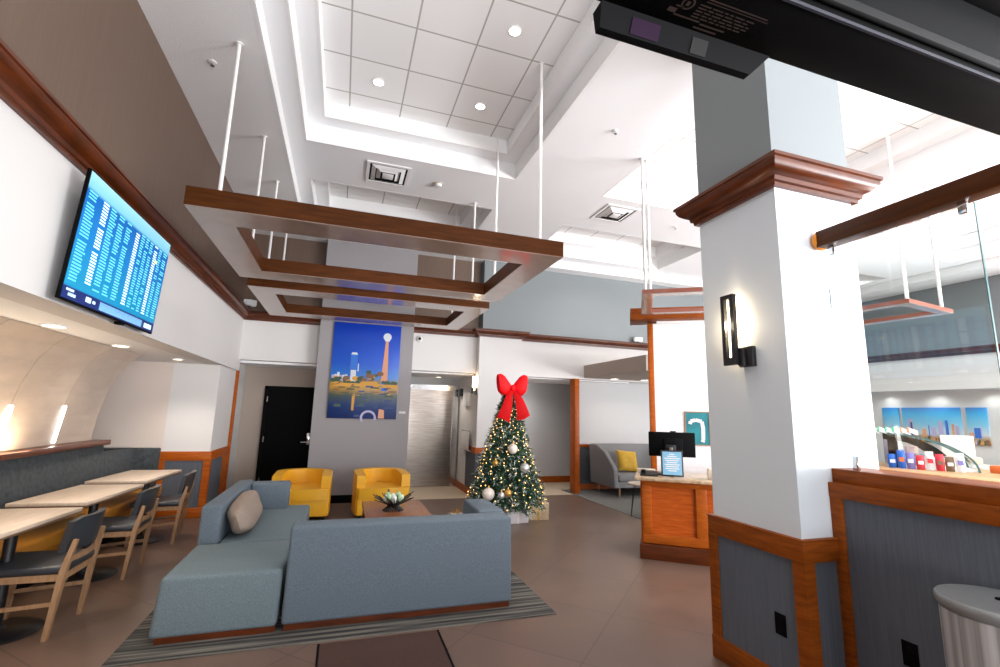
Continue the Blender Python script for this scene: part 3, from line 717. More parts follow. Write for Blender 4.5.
# coffee table
ct = thing('coffee_table','low brown wooden coffee table between sofa and yellow chairs','table',(.69,5.75,.008))
MB().box(-.36,.36,-.66,.66,.40,.445,.006).build('tabletop', mat('warm table wood',(150,96,60),.35,col2=(120,72,42),scale=5,stretch=(8,1,1),coat=.2), ct)
for sx in (-1,1):
    for sy in (-1,1):
        MB().bar((sx*.33,sy*.62,0),(sx*.33,sy*.62,.40),.03,.03).build('leg', blk, ct)
bw = thing('decorative_bowl','black twig bowl of pale green and white decor on the coffee table','bowl',(.655,5.80,.453))
m = MB()
for k in range(34):
    a=2*PI*k/34+random.uniform(-.05,.05); r1=random.uniform(.20,.25); h=random.uniform(.13,.2)
    m.tube([(.12*math.cos(a+.9),.12*math.sin(a+.9),0),(.055*math.cos(a+.4),.055*math.sin(a+.4),.06),(r1*math.cos(a),r1*math.sin(a),h)],.0055,6)
m.build('twig_frame', blk, bw)
glob_g=mat('pale green glass',(170,200,160),.2); glob_w=mat('milky glass',(226,232,224),.2)
for k in range(9):
    a=2*PI*k/8; r=.085 if k<8 else 0
    MB().ball((r*math.cos(a),r*math.sin(a),.13+.02*(k%2)),.034,12,(1,1,1.35)).build('filler_globe', glob_g if k%2 else glob_w, bw)

# loveseat
lv = thing('loveseat','grey high-backed loveseat against the lounge wall holding the gold cushion','loveseat',(6.05,8.85,.006))
m=MB(); m.hexa([(-.78,.20,.18),(.78,.20,.18),(.78,.50,.18),(-.78,.50,.18)],[(-.80,.38,.985),(.80,.38,.985),(.80,.52,.985),(-.80,.52,.985)])
bev(m,.03,3); m.build('backrest', grey_up2, lv, sharp=60)
for s in (-1,1):
    m=MB(); P=[(-.50,.18),(.45,.18),(.50,.98),(.20,.98),(-.10,.87),(-.38,.64),(-.49,.53)]
    m.prism(P,.10,Matrix(((0,0,1,s*.80-.05),(1,0,0,0),(0,1,0,0),(0,0,0,1)))); bev(m,.02,2); m.build('armrest', grey_up2, lv, sharp=60)
MB().box(-.74,.74,-.50,.30,.30,.44,.035,3).build('seat_cushion', grey_up2, lv)
MB().box(-.76,.76,-.48,.42,.18,.30,.015).build('base_rail', grey_up2, lv)
for x in (-.68,.68):
    for y in (-.40,.40): MB().tube([(x,y,0),(x,y,.18)],.02,10,.03).build('leg', oak, lv)
pillow('cushion','square gold cushion on the grey loveseat','cushion',(5.80,8.80,.665),(math.radians(68),math.radians(5),math.radians(-4)),.24,.24,.10,cush_y)

# small hairpin side table
ht = thing('side_table','small hairpin-legged side table between loveseat and reception desk','table',(4.75,6.75,.006))
MB().lathe([(.24,.50),(.25,.505),(.25,.52),(.245,.525)],n=28).build('tabletop', table_m, ht)
for k in range(3):
    a=2*PI*k/3+PI*.9
    c,s=math.cos(a),math.sin(a)
    MB().tube([(.15*c-.05*s,.15*s+.05*c,.50),(.215*c,.215*s,.004),(.15*c+.05*s,.15*s-.05*c,.50)],.007,8).build('leg', blk, ht)

# ------------------------------------------------------------------ christmas tree
TX,TY = 2.55,7.20
tr = thing('christmas_tree','frosted green Christmas tree with a red bow on top','Christmas tree',(TX,TY,0))
m=MB(); m.tube([(0,0,.03),(0,0,2.0)],.035,10,.008); m.build('trunk', bark, tr)
m=MB()
for k in range(4):
    a=k*PI/2+.4; m.bar((0,0,.06),(.28*math.cos(a),.28*math.sin(a),.015),.03,.03)
m.build('stand', blk, tr)
m=MB(); bm=m.bm; random.seed(5)
def needle(p,d,l,w,mi):
    side=d.orthogonal().normalized(); 
    side = Matrix.Rotation(random.uniform(0,2*PI),3,d) @ side
    f=bm.faces.new((bm.verts.new(p-side*w),bm.verts.new(p+side*w),bm.verts.new(p+d*l))); f.material_index=mi
for i in range(1250):
    u=random.random()**.72; z=1.98-1.78*u
    R=.05+.60*(u**.92)
    a=random.uniform(0,2*PI); rr=R*random.uniform(.72,1.06)
    rad=Vector((math.cos(a),math.sin(a),0)); tip=Vector((rr*rad.x,rr*rad.y,z-.05*u+random.uniform(-.03,.03)))
    st=Vector((rr*.35*rad.x,rr*.35*rad.y,z+.08)); d=(tip-st).normalized(); L=(tip-st).length
    n=int(12+16*u)
    for j in range(n):
        f=.25+.8*j/n; p=st+d*L*min(f,1)
        ax=d.orthogonal().normalized(); ax=Matrix.Rotation(random.uniform(0,2*PI),3,d)@ax
        nd=(d*.75+ax*.75+Vector((0,0,.12))).normalized()
        frost = 1 if (f>.88 and random.random()<.42) else 0
        needle(p,nd,random.uniform(.05,.085),.0075,frost)
m.build('foliage', [tree_g,tree_f], tr, sharp=180)
# fairy lights: one string
m=MB(); pts=[]
random.seed(9)
for i in range(340):
    u=(i+.5)/340; z=1.85-1.60*u; R=(.05+.58*(u**.92))*random.uniform(.93,1.05); a=i*2.399+random.uniform(-.2,.2)
    m.ball((R*math.cos(a),R*math.sin(a),z-.03*u),.008,6)
m.mi=1
prev=None
for i in range(300):
    u=(i+.5)/300; z=1.9-1.65*u; R=(.05+.56*u**.92); a=i*.2
    p=(R*math.cos(a),R*math.sin(a),z)
    pts.append(p)
m.tube(pts,.002,4)
tag(m.build('string_lights',[fairy_e,blk],loc=(TX,TY,0)),'string of warm fairy lights wound around the Christmas tree','string lights')
def orn(label,x,y,z,r,mm):
    t=thing('tree_ornament',label,'ornament',(x,y,z),0,'large balls on the Christmas tree')
    MB().ball((0,0,0),r,18).build('ball',mm,t); MB().lathe([(.012,r-.004),(.012,r+.018),(.006,r+.03)],n=10).build('cap',gold,t)
orn('pearl ball ornament high on the tree below the red bow', 2.49,6.80,1.07,.075,pearl)
orn('silver ball ornament on the right side of the tree', 2.65,6.70,.80,.075,silver)
orn('large pearl ball ornament low on the left of the tree', 2.12,6.78,.43,.09,pearl)
orn('gold ball ornament low in the middle of the tree', 2.37,6.63,.46,.055,gold)
orn('small silver ball ornament low in the middle, left of the gold one', 2.27,6.64,.43,.05,silver)
orn('small gold ball ornament halfway up the left of the tree', 2.24,6.86,.86,.045,gold)
# bow
bo=thing('ribbon_bow','big red velvet bow on top of the Christmas tree','bow',(2.53,7.0,1.93))
for s in (-1,1):
    m=MB(); bm=m.bm; rings=[]
    prof_=[(0.02,.03,.05),(.06,.055,.09),(.12,.085,.15),(.18,.09,.17),(.235,.08,.14),(.22,.03,.11)]
    for (d,ry,rz) in prof_:
        rings.append([bm.verts.new((s*d+ .02*s*math.sin(2*PI*k/14)*d*3, ry*math.cos(2*PI*k/14), (.06+.30*d)+rz*math.sin(2*PI*k/14))) for k in range(14)])
    for A,B in zip(rings,rings[1:]):
        for k in range(14): bm.faces.new((A[k],A[(k+1)%14],B[(k+1)%14],B[k]))
    bm.faces.new(rings[0][::-1]); bm.faces.new(rings[-1]); m.build('loop',red_m,bo,sharp=60)
    m=MB(); bm=m.bm; N=8; A=[];B=[]
    for k in range(N+1):
        f=k/N; w=.045+.06*f; cx=s*(.04+.13*f); z=.03-.45*f; y=-.03-.05*math.sin(f*PI)-.06*f
        A.append((bm.verts.new((cx-w,y,z-(.05*f if s>0 else -.05*f)*.4)),bm.verts.new((cx,y-.025,z)),bm.verts.new((cx+w,y,z+(.06*f if s>0 else -.06*f)))))
    for p,q in zip(A,A[1:]):
        bm.faces.new((p[0],p[1],q[1],q[0])); bm.faces.new((p[1],p[2],q[2],q[1]))
    bmesh.ops.solidify(bm, geom=bm.faces[:], thickness=.006); m.build('tail',red_m,bo,sharp=60)
MB().ball((0,-.035,.06),.045,14,(1,.9,1.2)).build('knot',red_m,bo)
# gifts
def gift(label,x,y,sx,sy,sz,m1,m2,rz=0.):
    t=thing('wrapped_gift',label,'gift',(x,y,0),rz,'gifts under the Christmas tree')
    MB().box(-sx/2,sx/2,-sy/2,sy/2,0,sz,.006).build('gift_box',m1,t)
    m=MB(); w=.018; e=.003; m.box(-w,w,-sy/2-e,sy/2+e,-.0,sz+e); m.box(-sx/2-e,sx/2+e,-w,w,0,sz+e); rb_=m.build('ribbon',m2,t)
    m=MB()
    for s in (-1,1): m.tube([(0,0,sz),(s*.05,.02,sz+.05),(s*.07,-.01,sz+.02),(0,0,sz+.005)],.008,6)
    m.build('gift_bow',m2,rb_)
gift('glittery gold gift box at the right foot of the tree', 2.99,7.06,.34,.26,.25,glit,gold,math.radians(-6))
gift('pale lilac gift box left of the glittery gold one', 2.58,6.90,.34,.24,.21,paper_l,pearl,math.radians(6))
gift('small pale gift box at the left foot of the tree', 2.10,6.98,.30,.24,.20,glit,pearl,math.radians(12))
gift('small white package on the floor left of the tree foot', 1.78,7.35,.2,.14,.07,paper_w,gold,math.radians(20))

# ------------------------------------------------------------------ reception
TD=math.atan2(-.6,.8)
rd = thing('reception_desk','cherry wood panelled reception desk with tan stone top','desk',(3.40,4.90,0),TD)
MB().box(0.02,2.0,0.035,.72,.16,.865).build('carcass', mat('panel wood',(192,92,26),.36,col2=(160,66,14),scale=6,stretch=(1,1,8),spec=.3), rd)
MB().box(-.02,2.0,-.045,.74,0,.165,.01).build('plinth', wood_d, rd)
m=MB(); 
for a,b,c,d in ((.02,2.0,.17,.27),(.02,2.0,.80,.865),(.02,.12,.27,.80),(.60,.72,.27,.80),(1.3,1.42,.27,.80),(1.9,2.0,.27,.80)): m.box(a,b,0,.036,c,d,.005)
m.build('panel_frame', wood, rd)
m=MB(); 
for c,d in ((.27,.80),(.17,.27)): m.box(0.0,.021,.02,.10,c,d) ; m.box(0.0,.021,.62,.72,c,d)
m.box(0.0,.021,.02,.72,.80,.865); m.build('side_panel_frame', wood, rd)
MB().box(-.06,2.05,-.07,.78,.865,.90,.008).build('countertop', stone, rd)
Md = Matrix.Translation((3.40,4.90,0)) @ Matrix.Rotation(TD,4,'Z')
def dk(x,y,z=.90): v=Md@Vector((x,y,z)); return tuple(v)
# monitor
mo=thing('computer_monitor','black computer monitor seen from behind on the reception desk','monitor',dk(.36,.42),TD+math.radians(4))
MB().box(-.26,.29,-.02,.02,.215,.515,.008).build('monitor_back', blk_pl, mo)
MB().box(-.08,.14,-.042,-.02,.25,.44,.01).build('rear_housing', blk_pl2, mo)
MB().box(-.02,.02,-.075,-.045,.03,.33,.004).build('stand_neck', steel, mo)
MB().box(-.06,.06,-.05,-.02,.29,.36,.004).build('stand_mount', blk, mo)
MB().box(-.20,.12,-.17,.08,0,.02,.006).build('stand_foot', blk, mo)
MB().box(.0,.07,-.01,.015,.515,.53,.004).build('webcam', blk, mo)
ts_m=mat('sign blue',(126,176,206),.35,var=.06,scale=6); 
SS=1.18
sg=thing('tabletop_sign','blue notice in a black easel frame on the reception desk','sign',dk(.36,.10),TD+math.radians(2))
Ml=Matrix.Rotation(math.radians(-10),4,'X')@Matrix.Diagonal((SS,1,SS,1))
sf=MB().box(-.10,.11,-.008,.008,.01,.265,.004,M=Ml).build('sign_frame', blk, sg)
MB().box(-.086,.096,-.0095,-.0075,.025,.25,M=Ml).build('notice_sheet', ts_m, sf)
m=MB()
for i,(w,z) in enumerate(((.05,.225),(.09,.205),(.15,.185),(.13,.165),(.10,.145),(.14,.125),(.12,.105),(.13,.085),(.08,.065))): m.box(-w/2+.005,w/2+.005,-.0105,-.0098,z-.005,z+.004,M=Ml)
m.build('notice_lines', paper_w, sf)
m=MB(); m.bar((0,.10,.0),(0,.055,.2),.05,.006); m.build('easel_leg', blk, sg)
cb=thing('card_holder','brown and grey card holder on the desk beside the column','holder',dk(.80,.14),TD)
MB().box(-.05,.05,-.03,.05,0,.12,.004).build('holder_box', cone_mat, cb); MB().box(.0,.09,-.05,-.02,0,.07,.004).build('front_tray', blk_pl2, cb); m=MB(); m.box(-.03,.02,-.0,.03,.12,.17); m.build('card_stack', paper_w, cb)
kb=thing('desk_phone','low black phone left of the blue notice on the reception desk','phone',dk(.10,.16),TD)
MB().hexa([(-.1,-.07,0),(.1,-.07,0),(.1,.09,0),(-.1,.09,0)],[(-.1,-.07,.02),(.1,-.07,.02),(.1,.09,.05),(-.1,.09,.05)]).build('phone_base', blk, kb); MB().box(-.09,-.04,-.06,.08,.04,.065,.01).build('handset', blk_pl2, kb)
bx=tag(MB().box(-.11,.11,-.07,.07,0,.045,.003).build('paper_tray', cone_mat, loc=dk(.06,.47)),'pale box on the left end of the reception desk','box'); bx.rotation_euler=(0,0,TD)

# white tiled wall behind the desk
TW=math.atan2(-.54,.84)
tw=thing('wall_tile_mount','','wall',(4.40,5.92,0),TW); del tw['label']; del tw['category']; tw['kind']='structure'; tw.name='wall_reception'
o=MB().box(0,2.0,0,.16,0,3.0).build('tiled_face', brick_w, tw)
# brick texture is laid in local x-z: rotate mapping
for n in brick_w.node_tree.nodes:
    if n.type=='MAPPING': n.inputs['Rotation'].default_value=(math.radians(90),0,0)
MB().box(-.075,.0,-.02,.18,0,3.0,.004).build('corner_post', wood, tw)
MB().box(-.33,2.0,-.27,.2,3.02,3.19,.004).build('header_beam', wood_h, tw)
MB().box(.05,2.0,-.08,-.02,2.985,3.02).build('light_trough', trim_w, tw)
tp=thing('wall_picture','teal framed print with a white arch on the tiled wall','picture',(0,0,0),TW)
v=Matrix.Translation((4.40,5.92,0))@Matrix.Rotation(TW,4,'Z')@Vector((.57,0,1.45)); tp.location=v
m=MB(); 
for a,b,c,d in ((-.17,-.155,-.24,.24),(.155,.17,-.24,.24),(-.155,.155,-.24,-.225),(-.155,.155,.225,.24)): m.box(a,b,-.025,-.002,c,d)
m.build('picture_frame', oak, tp); MB().box(-.155,.155,-.015,-.003,-.225,.225).build('print', teal_m, tp)
m=MB(); P_=[(-.10,-.017,-.0+.06),(-.09,-.017,.10),(-.02,-.017,.12),(.06,-.017,.10),(.075,-.017,.0),(.07,-.017,-.16),(.06,-.017,-.19)]
for a,b in zip(P_,P_[1:]): m.bar(a,b,.05,.004,up=(0,1,0))
m.build('white_arch', paper_w, tp)

# ------------------------------------------------------------------ glass partition, beam
gb=thing('wooden_beam','dark wooden beam running from the column above the glass panel','beam',(2.90,2.15,2.765))
MB().box(-.053,.053,-3.0,-.04,-.053,.053,.004).build('beam_body', wood_f, gb)
MB().lathe([(.062,-.045),(.066,-.03),(.05,-.002)],n=18).build('rosette', amber, gb); gb.children[-1].rotation_euler=(math.radians(-90),0,0)
gp=thing('glass_panel','clear glass panel hanging under the wooden beam above the divider wall','glass panel',(2.90,1.75,0))
MB().box(-.006,.006,-.42,.34,1.36,2.69).build('pane', glass, gp)
MB().box(-.0065,.0065,-.424,-.42,1.36,2.69).build('pane_edge', glass_e, gp)
for y in (-.375,.30): MB().box(-.014,.014,-.018,.018,2.65,2.72,.003).build('top_clip', chrome, gp)
for y,oo in zip((-.375,.30),[c for c in gp.children if c.name.startswith('top_clip')]): oo.location=(0,y,0)
for y in (-.40,.28):
    MB().box(-.012,.012,y-.016,y+.016,1.318,1.40,.003).build('bottom_clip', chrome, gp)

# ------------------------------------------------------------------ column fittings
sc=thing('wall_sconce','black open-frame wall sconce glowing on the white column','wall sconce',(2.57,2.475,2.2))
MB().box(-.035,-.002,-.10,.015,-.255,-.12,.004).build('wall_plate', blk, sc)
MB().box(-.06,-.03,-.05,.0,-.25,-.13,.004).build('bracket', blk, sc)
m=MB(); y0,y1,z0,z1=-.01,.10,-.24,.25; X0,X1=-.085,-.055
m.box(X0,X1,y0,y0+.03,z0,z1); m.box(X0,X1,y1-.03,y1,z0,z1); m.box(X0,X1,y0+.03,y1-.03,z1-.03,z1); m.box(X0,X1,y0+.03,y1-.03,z0,z0+.05); m.build('open_frame', blk, sc)
MB().box(-.053,-.046,y0+.0,y0+.028,-.12,.23).build('light_strip', sconce_e, sc)
MB().box(-.053,-.046,y1-.03,y1-.002,-.20,.23).build('light_strip', sconce_e, sc)
def outlet(label,loc,axis):
    t=thing('power_outlet',label,'outlet',loc,0,'black power outlets')
    MB().box(-.006,0,-.037,.037,-.06,.06,.002).build('cover_plate', blk_pl, t)
    for z in (-.022,.022): MB().box(-.009,-.005,-.016,.016,z-.014,z+.014,.003).build('socket', blk_pl2, t)
outlet('black power outlet low on the column wainscot', (2.559,2.32,.41),'x')
outlet('black power outlet low on the divider wall left of the steel bin', (2.84,1.81,.44),'x')

# trash can
tb=thing('steel_bin','round stainless steel bin against the divider wall','bin',(2.615,1.31,0))
MB().lathe([(.19,.02),(.19,.84)],n=48).build('bin_body', mat('steel with painted reflections',(232,234,236),.3,metal=.5,col2=(120,118,116),scale=9,stretch=(3,3,.02),detail=2), tb)  # bright and dark reflections painted into the steel as vertical streaks
MB().lathe([(.185,0),(.185,.02)],n=40).build('base_ring', blk, tb)
lid_m=mat('satin steel lid',(150,152,152),.4,metal=.5,var=.08,scale=30)
ld=MB().lathe([(.19,.842),(.20,.858),(.202,.866),(.202,.884),(.196,.892),(.03,.90),(.02,.896),(.001,.896)],n=48).build('lid', lid_m, tb)
MB().lathe([(.014,.897),(.012,.904),(.003,.905)],n=14).build('lid_knob', blk_pl2, ld)

# ------------------------------------------------------------------ overhead TV, seen from behind and below
tv=thing('overhead_television','black television hung overhead, its back and underside filling the top right corner','television',(.68,.43,2.20))
MB().box(-.75,1.0,0,.095,0,.90,.003).build('panel', blk_pl, tv)
ridge=mat('grey edge highlight',(52,53,62),.4,spec=.2)  # highlight on the black cover edges, put into the colour
MB().box(-.74,.99,-.0035,.0005,-.0025,.0035).build('rear_ridge', ridge, tv)
MB().hexa([(-.72,-.004,.02),(.97,-.004,.02),(.97,.0,.02),(-.72,.0,.02)],[(-.70,-.02,.112),(.95,-.02,.112),(.95,.0,.112),(-.70,.0,.112)]).build('rear_cover', blk_pl2, tv)
MB().box(-.30,.60,-.012,-.003,.016,.034,.003).build('rear_vent', dark_sl, tv)
MB().box(-.70,.95,-.026,-.018,.112,.117).build('upper_ridge', ridge, tv)
MB().box(-.70,.95,-.05,.0,.117,.80,.004).build('upper_cover', blk_pl2, tv)
m=MB(); m.hexa([(-.36,.105,-.031),(-.075,.105,-.031),(-.075,.118,-.031),(-.36,.118,-.031)],[(-.365,.090,.0),(-.045,.090,.0),(-.045,.116,.0),(-.365,.116,.0)])
m.build('sensor_housing', blk_pl2, tv)
Mw=lambda u0,u1: [(u0,.0935,-.007),(u1,.0935,-.007),(u1,.1035,-.0275),(u0,.1035,-.0275)]
MB().quad(*[(x,y-.0012,z-.0012) for x,y,z in Mw(-.31,-.26)]).build('sensor_window', mat('purple window',(34,10,38),.6,spec=.1), tv)
MB().quad(*[(x,y-.0012,z-.0012) for x,y,z in Mw(-.20,-.17)]).build('housing_slot', dark_sl, tv)
lab=mat('label print',(62,52,48),.7,spec=.1)
m=MB(); Z0=-.0008
def lb(x0,x1,y0,y1): x0-=.03; x1-=.03; y0+=.012; y1+=.012; m.quad((x0,y0,Z0),(x1,y0,Z0),(x1,y1,Z0),(x0,y1,Z0))
random.seed(2)
lb(-.205,-.08,.0225,.025); lb(-.19,-.075,.0275,.029)
for i in range(5):
    y=.034+.0052*i; x=-.195
    while x<-.10:
        w=random.uniform(.006,.02); lb(x,min(x+w,-.095),y,y+.0024); x+=w+.003
lb(-.222,-.175,.060,.063); lb(-.172,-.125,.0625,.0655); lb(-.178,-.135,.070,.073)
for k in range(16):
    a0,a1=2*PI*k/16,2*PI*(k+1)/16
    f=lambda a,r:(-.243+r*math.cos(a),.052+r*math.sin(a),Z0); m.quad(f(a0,.0075),f(a1,.0075),f(a1,.0105),f(a0,.0105))
lb(-.216,-.210,.036,.044); lb(-.236,-.222,.052,.060); lb(-.228,-.215,.046,.049)
m.build('rating_label', lab, tv)
MB().box(-.03,.03,-.03,.03,.70,2.65).build('ceiling_pole', blk, tv); tv.children[-1].location=(.1,.06,0)

# ------------------------------------------------------------------ elevator lobby fittings
sx=thing('wall_sconce','small black wall sconce glowing beside the elevator alcove','wall sconce',(2.50,8.98,2.02))
MB().box(-.04,-.002,-.04,.04,-.08,.05,.003).build('wall_plate', blk, sx); MB().box(-.10,-.07,-.05,.05,-.06,.06,.003).build('open_frame', blk, sx); MB().box(-.085,-.04,-.02,.02,.0,.28,.004).build('light_strip', sconce_e, sx)
tag(MB().box(-.07,0,-.10,.10,-.08,.08,.004).build('lobby_speaker', blk, loc=(2.499,10.15,2.02)),'small black square box high on the elevator side wall','box')
tag(MB().box(-.06,0,-.19,.19,-.14,.14,.01).build('call_box', trim_w, loc=(2.499,9.62,1.86)),'white wall box below the black square by the elevator','box')
ss=thing('notice_panel','pale notice panel on two metal arms right of the elevator','notice',(2.50,9.5,1.03))
MB().box(-.07,-.06,-.30,.30,-.17,.17,.003).build('panel', paper_w, ss)
m=MB(); m.tube([(-.04,-.42,.19),(-.04,.38,.19)],.012,8); m.tube([(-.04,-.42,-.19),(-.04,.38,-.19)],.012,8); m.tube([(-.04,.3,.19),(0,.3,.19)],.01,8); m.tube([(-.04,.3,-.19),(0,.3,-.19)],.01,8); m.build('arm', steel2, ss)
def cam_(label,loc,rz):
    t=thing('security_camera',label,'camera',loc,rz,'security cameras')
    MB().lathe([(.05,0),(.05,.015),(.02,.02)],n=16).build('mount', trim_w, t); MB().box(-.10,.10,-.05,.05,.02,.12,.015).build('camera_body', trim_w, t); MB().lathe([(.03,.0),(.03,.012)],n=14).build('lens', blk, t)
    t.children[-1].rotation_euler=(math.radians(90),0,0); t.children[-1].location=(0,-.05,.07)
cam_('white camera box on the moulding in the far left corner',(-1.60,8.6,3.243),math.radians(20))
cam_('white camera on the moulding left of the tiled wall',(6.25,8.96,3.243),math.radians(-10))
dm=thing('dome_camera','tiny white dome camera on the header right of the blue city picture','camera',(1.33,9.06,2.98))
MB().lathe([(.06,0),(.06,.02),(.045,.05),(.02,.06)],n=18).build('dome_base', trim_w, dm); MB().ball((.0,-.0,.055),.03,12).build('lens', blk, dm)
for c in dm.children: c.rotation_euler=(math.radians(90),0,0)
# hall: framed sign behind the tree
hs=thing('hall_sign','narrow dark framed sign on the hall wall behind the tree','sign',(3.62,10.6,1.45)); 
MB().box(-.12,.12,-.03,-.002,-.55,.55,.004).build('sign_board', blk_pl2, hs); m=MB(); m.box(-.1,.1,-.032,-.03,.2,.5); m.box(-.1,.1,-.032,-.03,-.3,-.1); m.build('sign_print', red_m, hs)

# ------------------------------------------------------------------ bar counter and goods
bc=thing('bar_counter','wooden market counter behind the divider wall','counter',(6.9,3.3,0))
MB().box(-.6,1.8,-2.0,1.45,0,1.0).build('counter_body', wood, bc); MB().box(-.66,1.9,-2.05,1.5,1.0,1.05,.006).build('countertop', mat('blond wood top',(206,166,118),.4,col2=(180,136,92),scale=5,stretch=(1,6,1)), bc)
CA=math.atan2(-.8,.6); blk_m=mat('matt black rim',(10,10,11),.9,spec=.1)
cs=thing('display_case','curved glass pastry case with black rim on the market counter','display case',(6.62,4.22,1.05),CA)
def arc(r0x,r0z,n=14): return [(r0x*math.sin(PI/2*k/n), r0z*math.cos(PI/2*k/n)) for k in range(n+1)]
W_,H_=.82,.41
def band(m,o_,i_,y0,y1,k1):
    for k in range(k1):
        q=lambda y:[(o_[k][0],y,o_[k][1]),(o_[k+1][0],y,o_[k+1][1]),(i_[k+1][0],y,i_[k+1][1]),(i_[k][0],y,i_[k][1])]
        m.hexa(q(y0),q(y1))
for y in (-.008,.55):
    m=MB(); band(m,arc(.60,H_),arc(.50,H_-.075),y,y+.03,10); m.box(0,.10,y,y+.03,0,H_-.03); m.build('side_rim', blk_m, cs)
    m=MB(); band(m,arc(W_,H_+.01),arc(W_-.02,H_-.01),y,y+.02,14); m.build('front_rim', glass_e, cs)
m=MB(); out=arc(W_+.004,H_+.004)
for k in range(14): m.quad((out[k][0],.0,out[k][1]),(out[k+1][0],0,out[k+1][1]),(out[k+1][0],.58,out[k+1][1]),(out[k][0],.58,out[k][1]))
m.build('curved_glass', case_glass, cs); MB().box(0,.80,.03,.55,0,.02).build('base_tray', trim_w, cs); MB().box(.0,.02,.03,.55,.02,.33).build('rear_panel', mat('pale violet panel',(150,146,190),.3), cs)
MB().box(.05,.55,.08,.5,.15,.158).build('glass_shelf', case_glass, cs)
def cw(x,y,z=0): v=Matrix.Translation((6.62,4.22,1.05))@Matrix.Rotation(CA,4,'Z')@Vector((x,y,z)); return tuple(v)
pack_c=[mat('pack '+n,c,.4) for n,c in (('blue',(34,96,190)),('red',(206,44,60)),('white',(232,232,238)),('violet',(130,120,190)),('brown',(120,92,70)),('orange',(226,112,52)),('pale pink',(206,178,172)))]
def pack(label,loc,rz,s,mi,mj,H=.19):
    t=thing('snack_packet',label,'packet',loc,rz,'snack packets on the counter')
    b=MB(); nx,nz=4,6; V={}
    for side in (1,-1):
        for i in range(nx+1):
            for j in range(nz+1):
                u,v=-1+2*i/nx,2*j/nz-1
                if side<0 and (i in (0,nx) or j in (0,nz)): continue
                V[side,i,j]=b.bm.verts.new((u*s*.5*(1-.1*abs(v)),side*.022*((1-u*u)*(1-v*v))**.6,(v+1)*H*.5))
    g=lambda sd,i,j: V.get((sd,i,j)) or V[1,i,j]
    for sd in (1,-1):
        for i in range(nx):
            for j in range(nz): b.bm.faces.new([g(sd,i,j),g(sd,i+1,j),g(sd,i+1,j+1),g(sd,i,j+1)][::sd])
    bg=b.build('bag',pack_c[mi],t,sharp=80)
    m=MB(); m.box(-s*.3,s*.3,-.028,-.022,H*.38,H*.62); m.build('bag_label',pack_c[mj],bg)
row=[('first blue and white packet at the left of the counter row',0,2),('second blue packet with an orange label in the counter row',0,5),('violet packet standing between blue and red packets',3,2),('red packet with a white label left of the middle of the row',1,2),('grey-white packet with a red label in the middle of the row',2,1),('red packet with a brown label right of the middle of the row',1,4),('brown packet with a white label toward the right of the row',4,2),('white packet with a violet label at the right end of the row',2,3)]
for i,(l,a,b_) in enumerate(row):
    pack(l,cw(.02+.088*i,-.09-.012*(i%2)),CA+random.uniform(-.1,.1),.085,a,b_,.17+.025*((i*5)%3))
inside=[('white pastry box on the case shelf',.26,.36,.16,6),('pale pastry box on the case floor',.30,.28,.022,6),('violet drink box in the back of the display case',.10,.25,.022,3),('white cup box beside the violet box in the case',.46,.30,.022,2)]
for l,x,y,z,mi in inside:
    o=tag(MB().box(-.06,.06,-.08,.08,0,.10,.01).build('pastry_box',pack_c[mi],loc=cw(x,y,z)),l,'box','boxes in the display case'); o.rotation_euler=(0,0,CA)
leaf_g=mat('green leaflet edge',(30,160,110),.6)
random.seed(4)
for i in range(6):
    t=thing('leaflet',['leftmost green-edged leaflet lying on top of the display case','second green-edged leaflet on top of the display case','third green-edged leaflet on top of the display case','fourth leaflet on the case top, green edge','fifth leaflet on the case top, pink edge','rightmost leaflet on the case top, pink edge'][i],'leaflet',cw(-.10+.075*i,.2+.02*(i%2),H_+.012),CA,'leaflets on the display case')
    Mx=Matrix.Translation((0,0,.03))@Matrix.Rotation(math.radians(24),4,'Y')@Matrix.Rotation(math.radians(16),4,'X')
    MB().box(-.05,.06,-.10,.10,0,.004,M=Mx).build('sheet',paper_w,t); MB().box(-.05,-.03,-.101,.101,-.001,.0052,M=Mx).build('edge_stripe',leaf_g if i<4 else pack_c[5],t)
nh=thing('menu_stand','white upright menu stand right of the display case','stand',(8.14,4.30,1.05),CA)
MB().box(-.17,.17,-.02,.0,.0,.40,.004).build('board',paper_w,nh); MB().box(-.12,.12,-.09,.07,0,.03,.004).build('foot',paper_w,nh)
bk=thing('paper_tray','white tray of folded papers at the right end of the market counter','tray',(7.75,3.92,1.05),CA)
MB().box(-.14,.2,-.11,.11,0,.05,.006).build('tray_body',paper_w,bk); MB().box(-.1,.05,-.08,.08,.05,.14,.01).build('folded_papers',cone_mat,bk)
tag(MB().box(-.06,.06,-.05,.05,0,.085,.004).build('tea_box',pack_c[5],loc=(7.35,3.52,1.05)),'small orange box right of the display case','box')
gt=thing('tile_sample','dark square trays beside the orange box','tray',(7.50,3.30,1.05),CA)
for x in (-.08,.08): MB().box(x-.075,x+.075,-.06,.06,0,.08,.004).build('dark_tray',blk_pl2,gt)

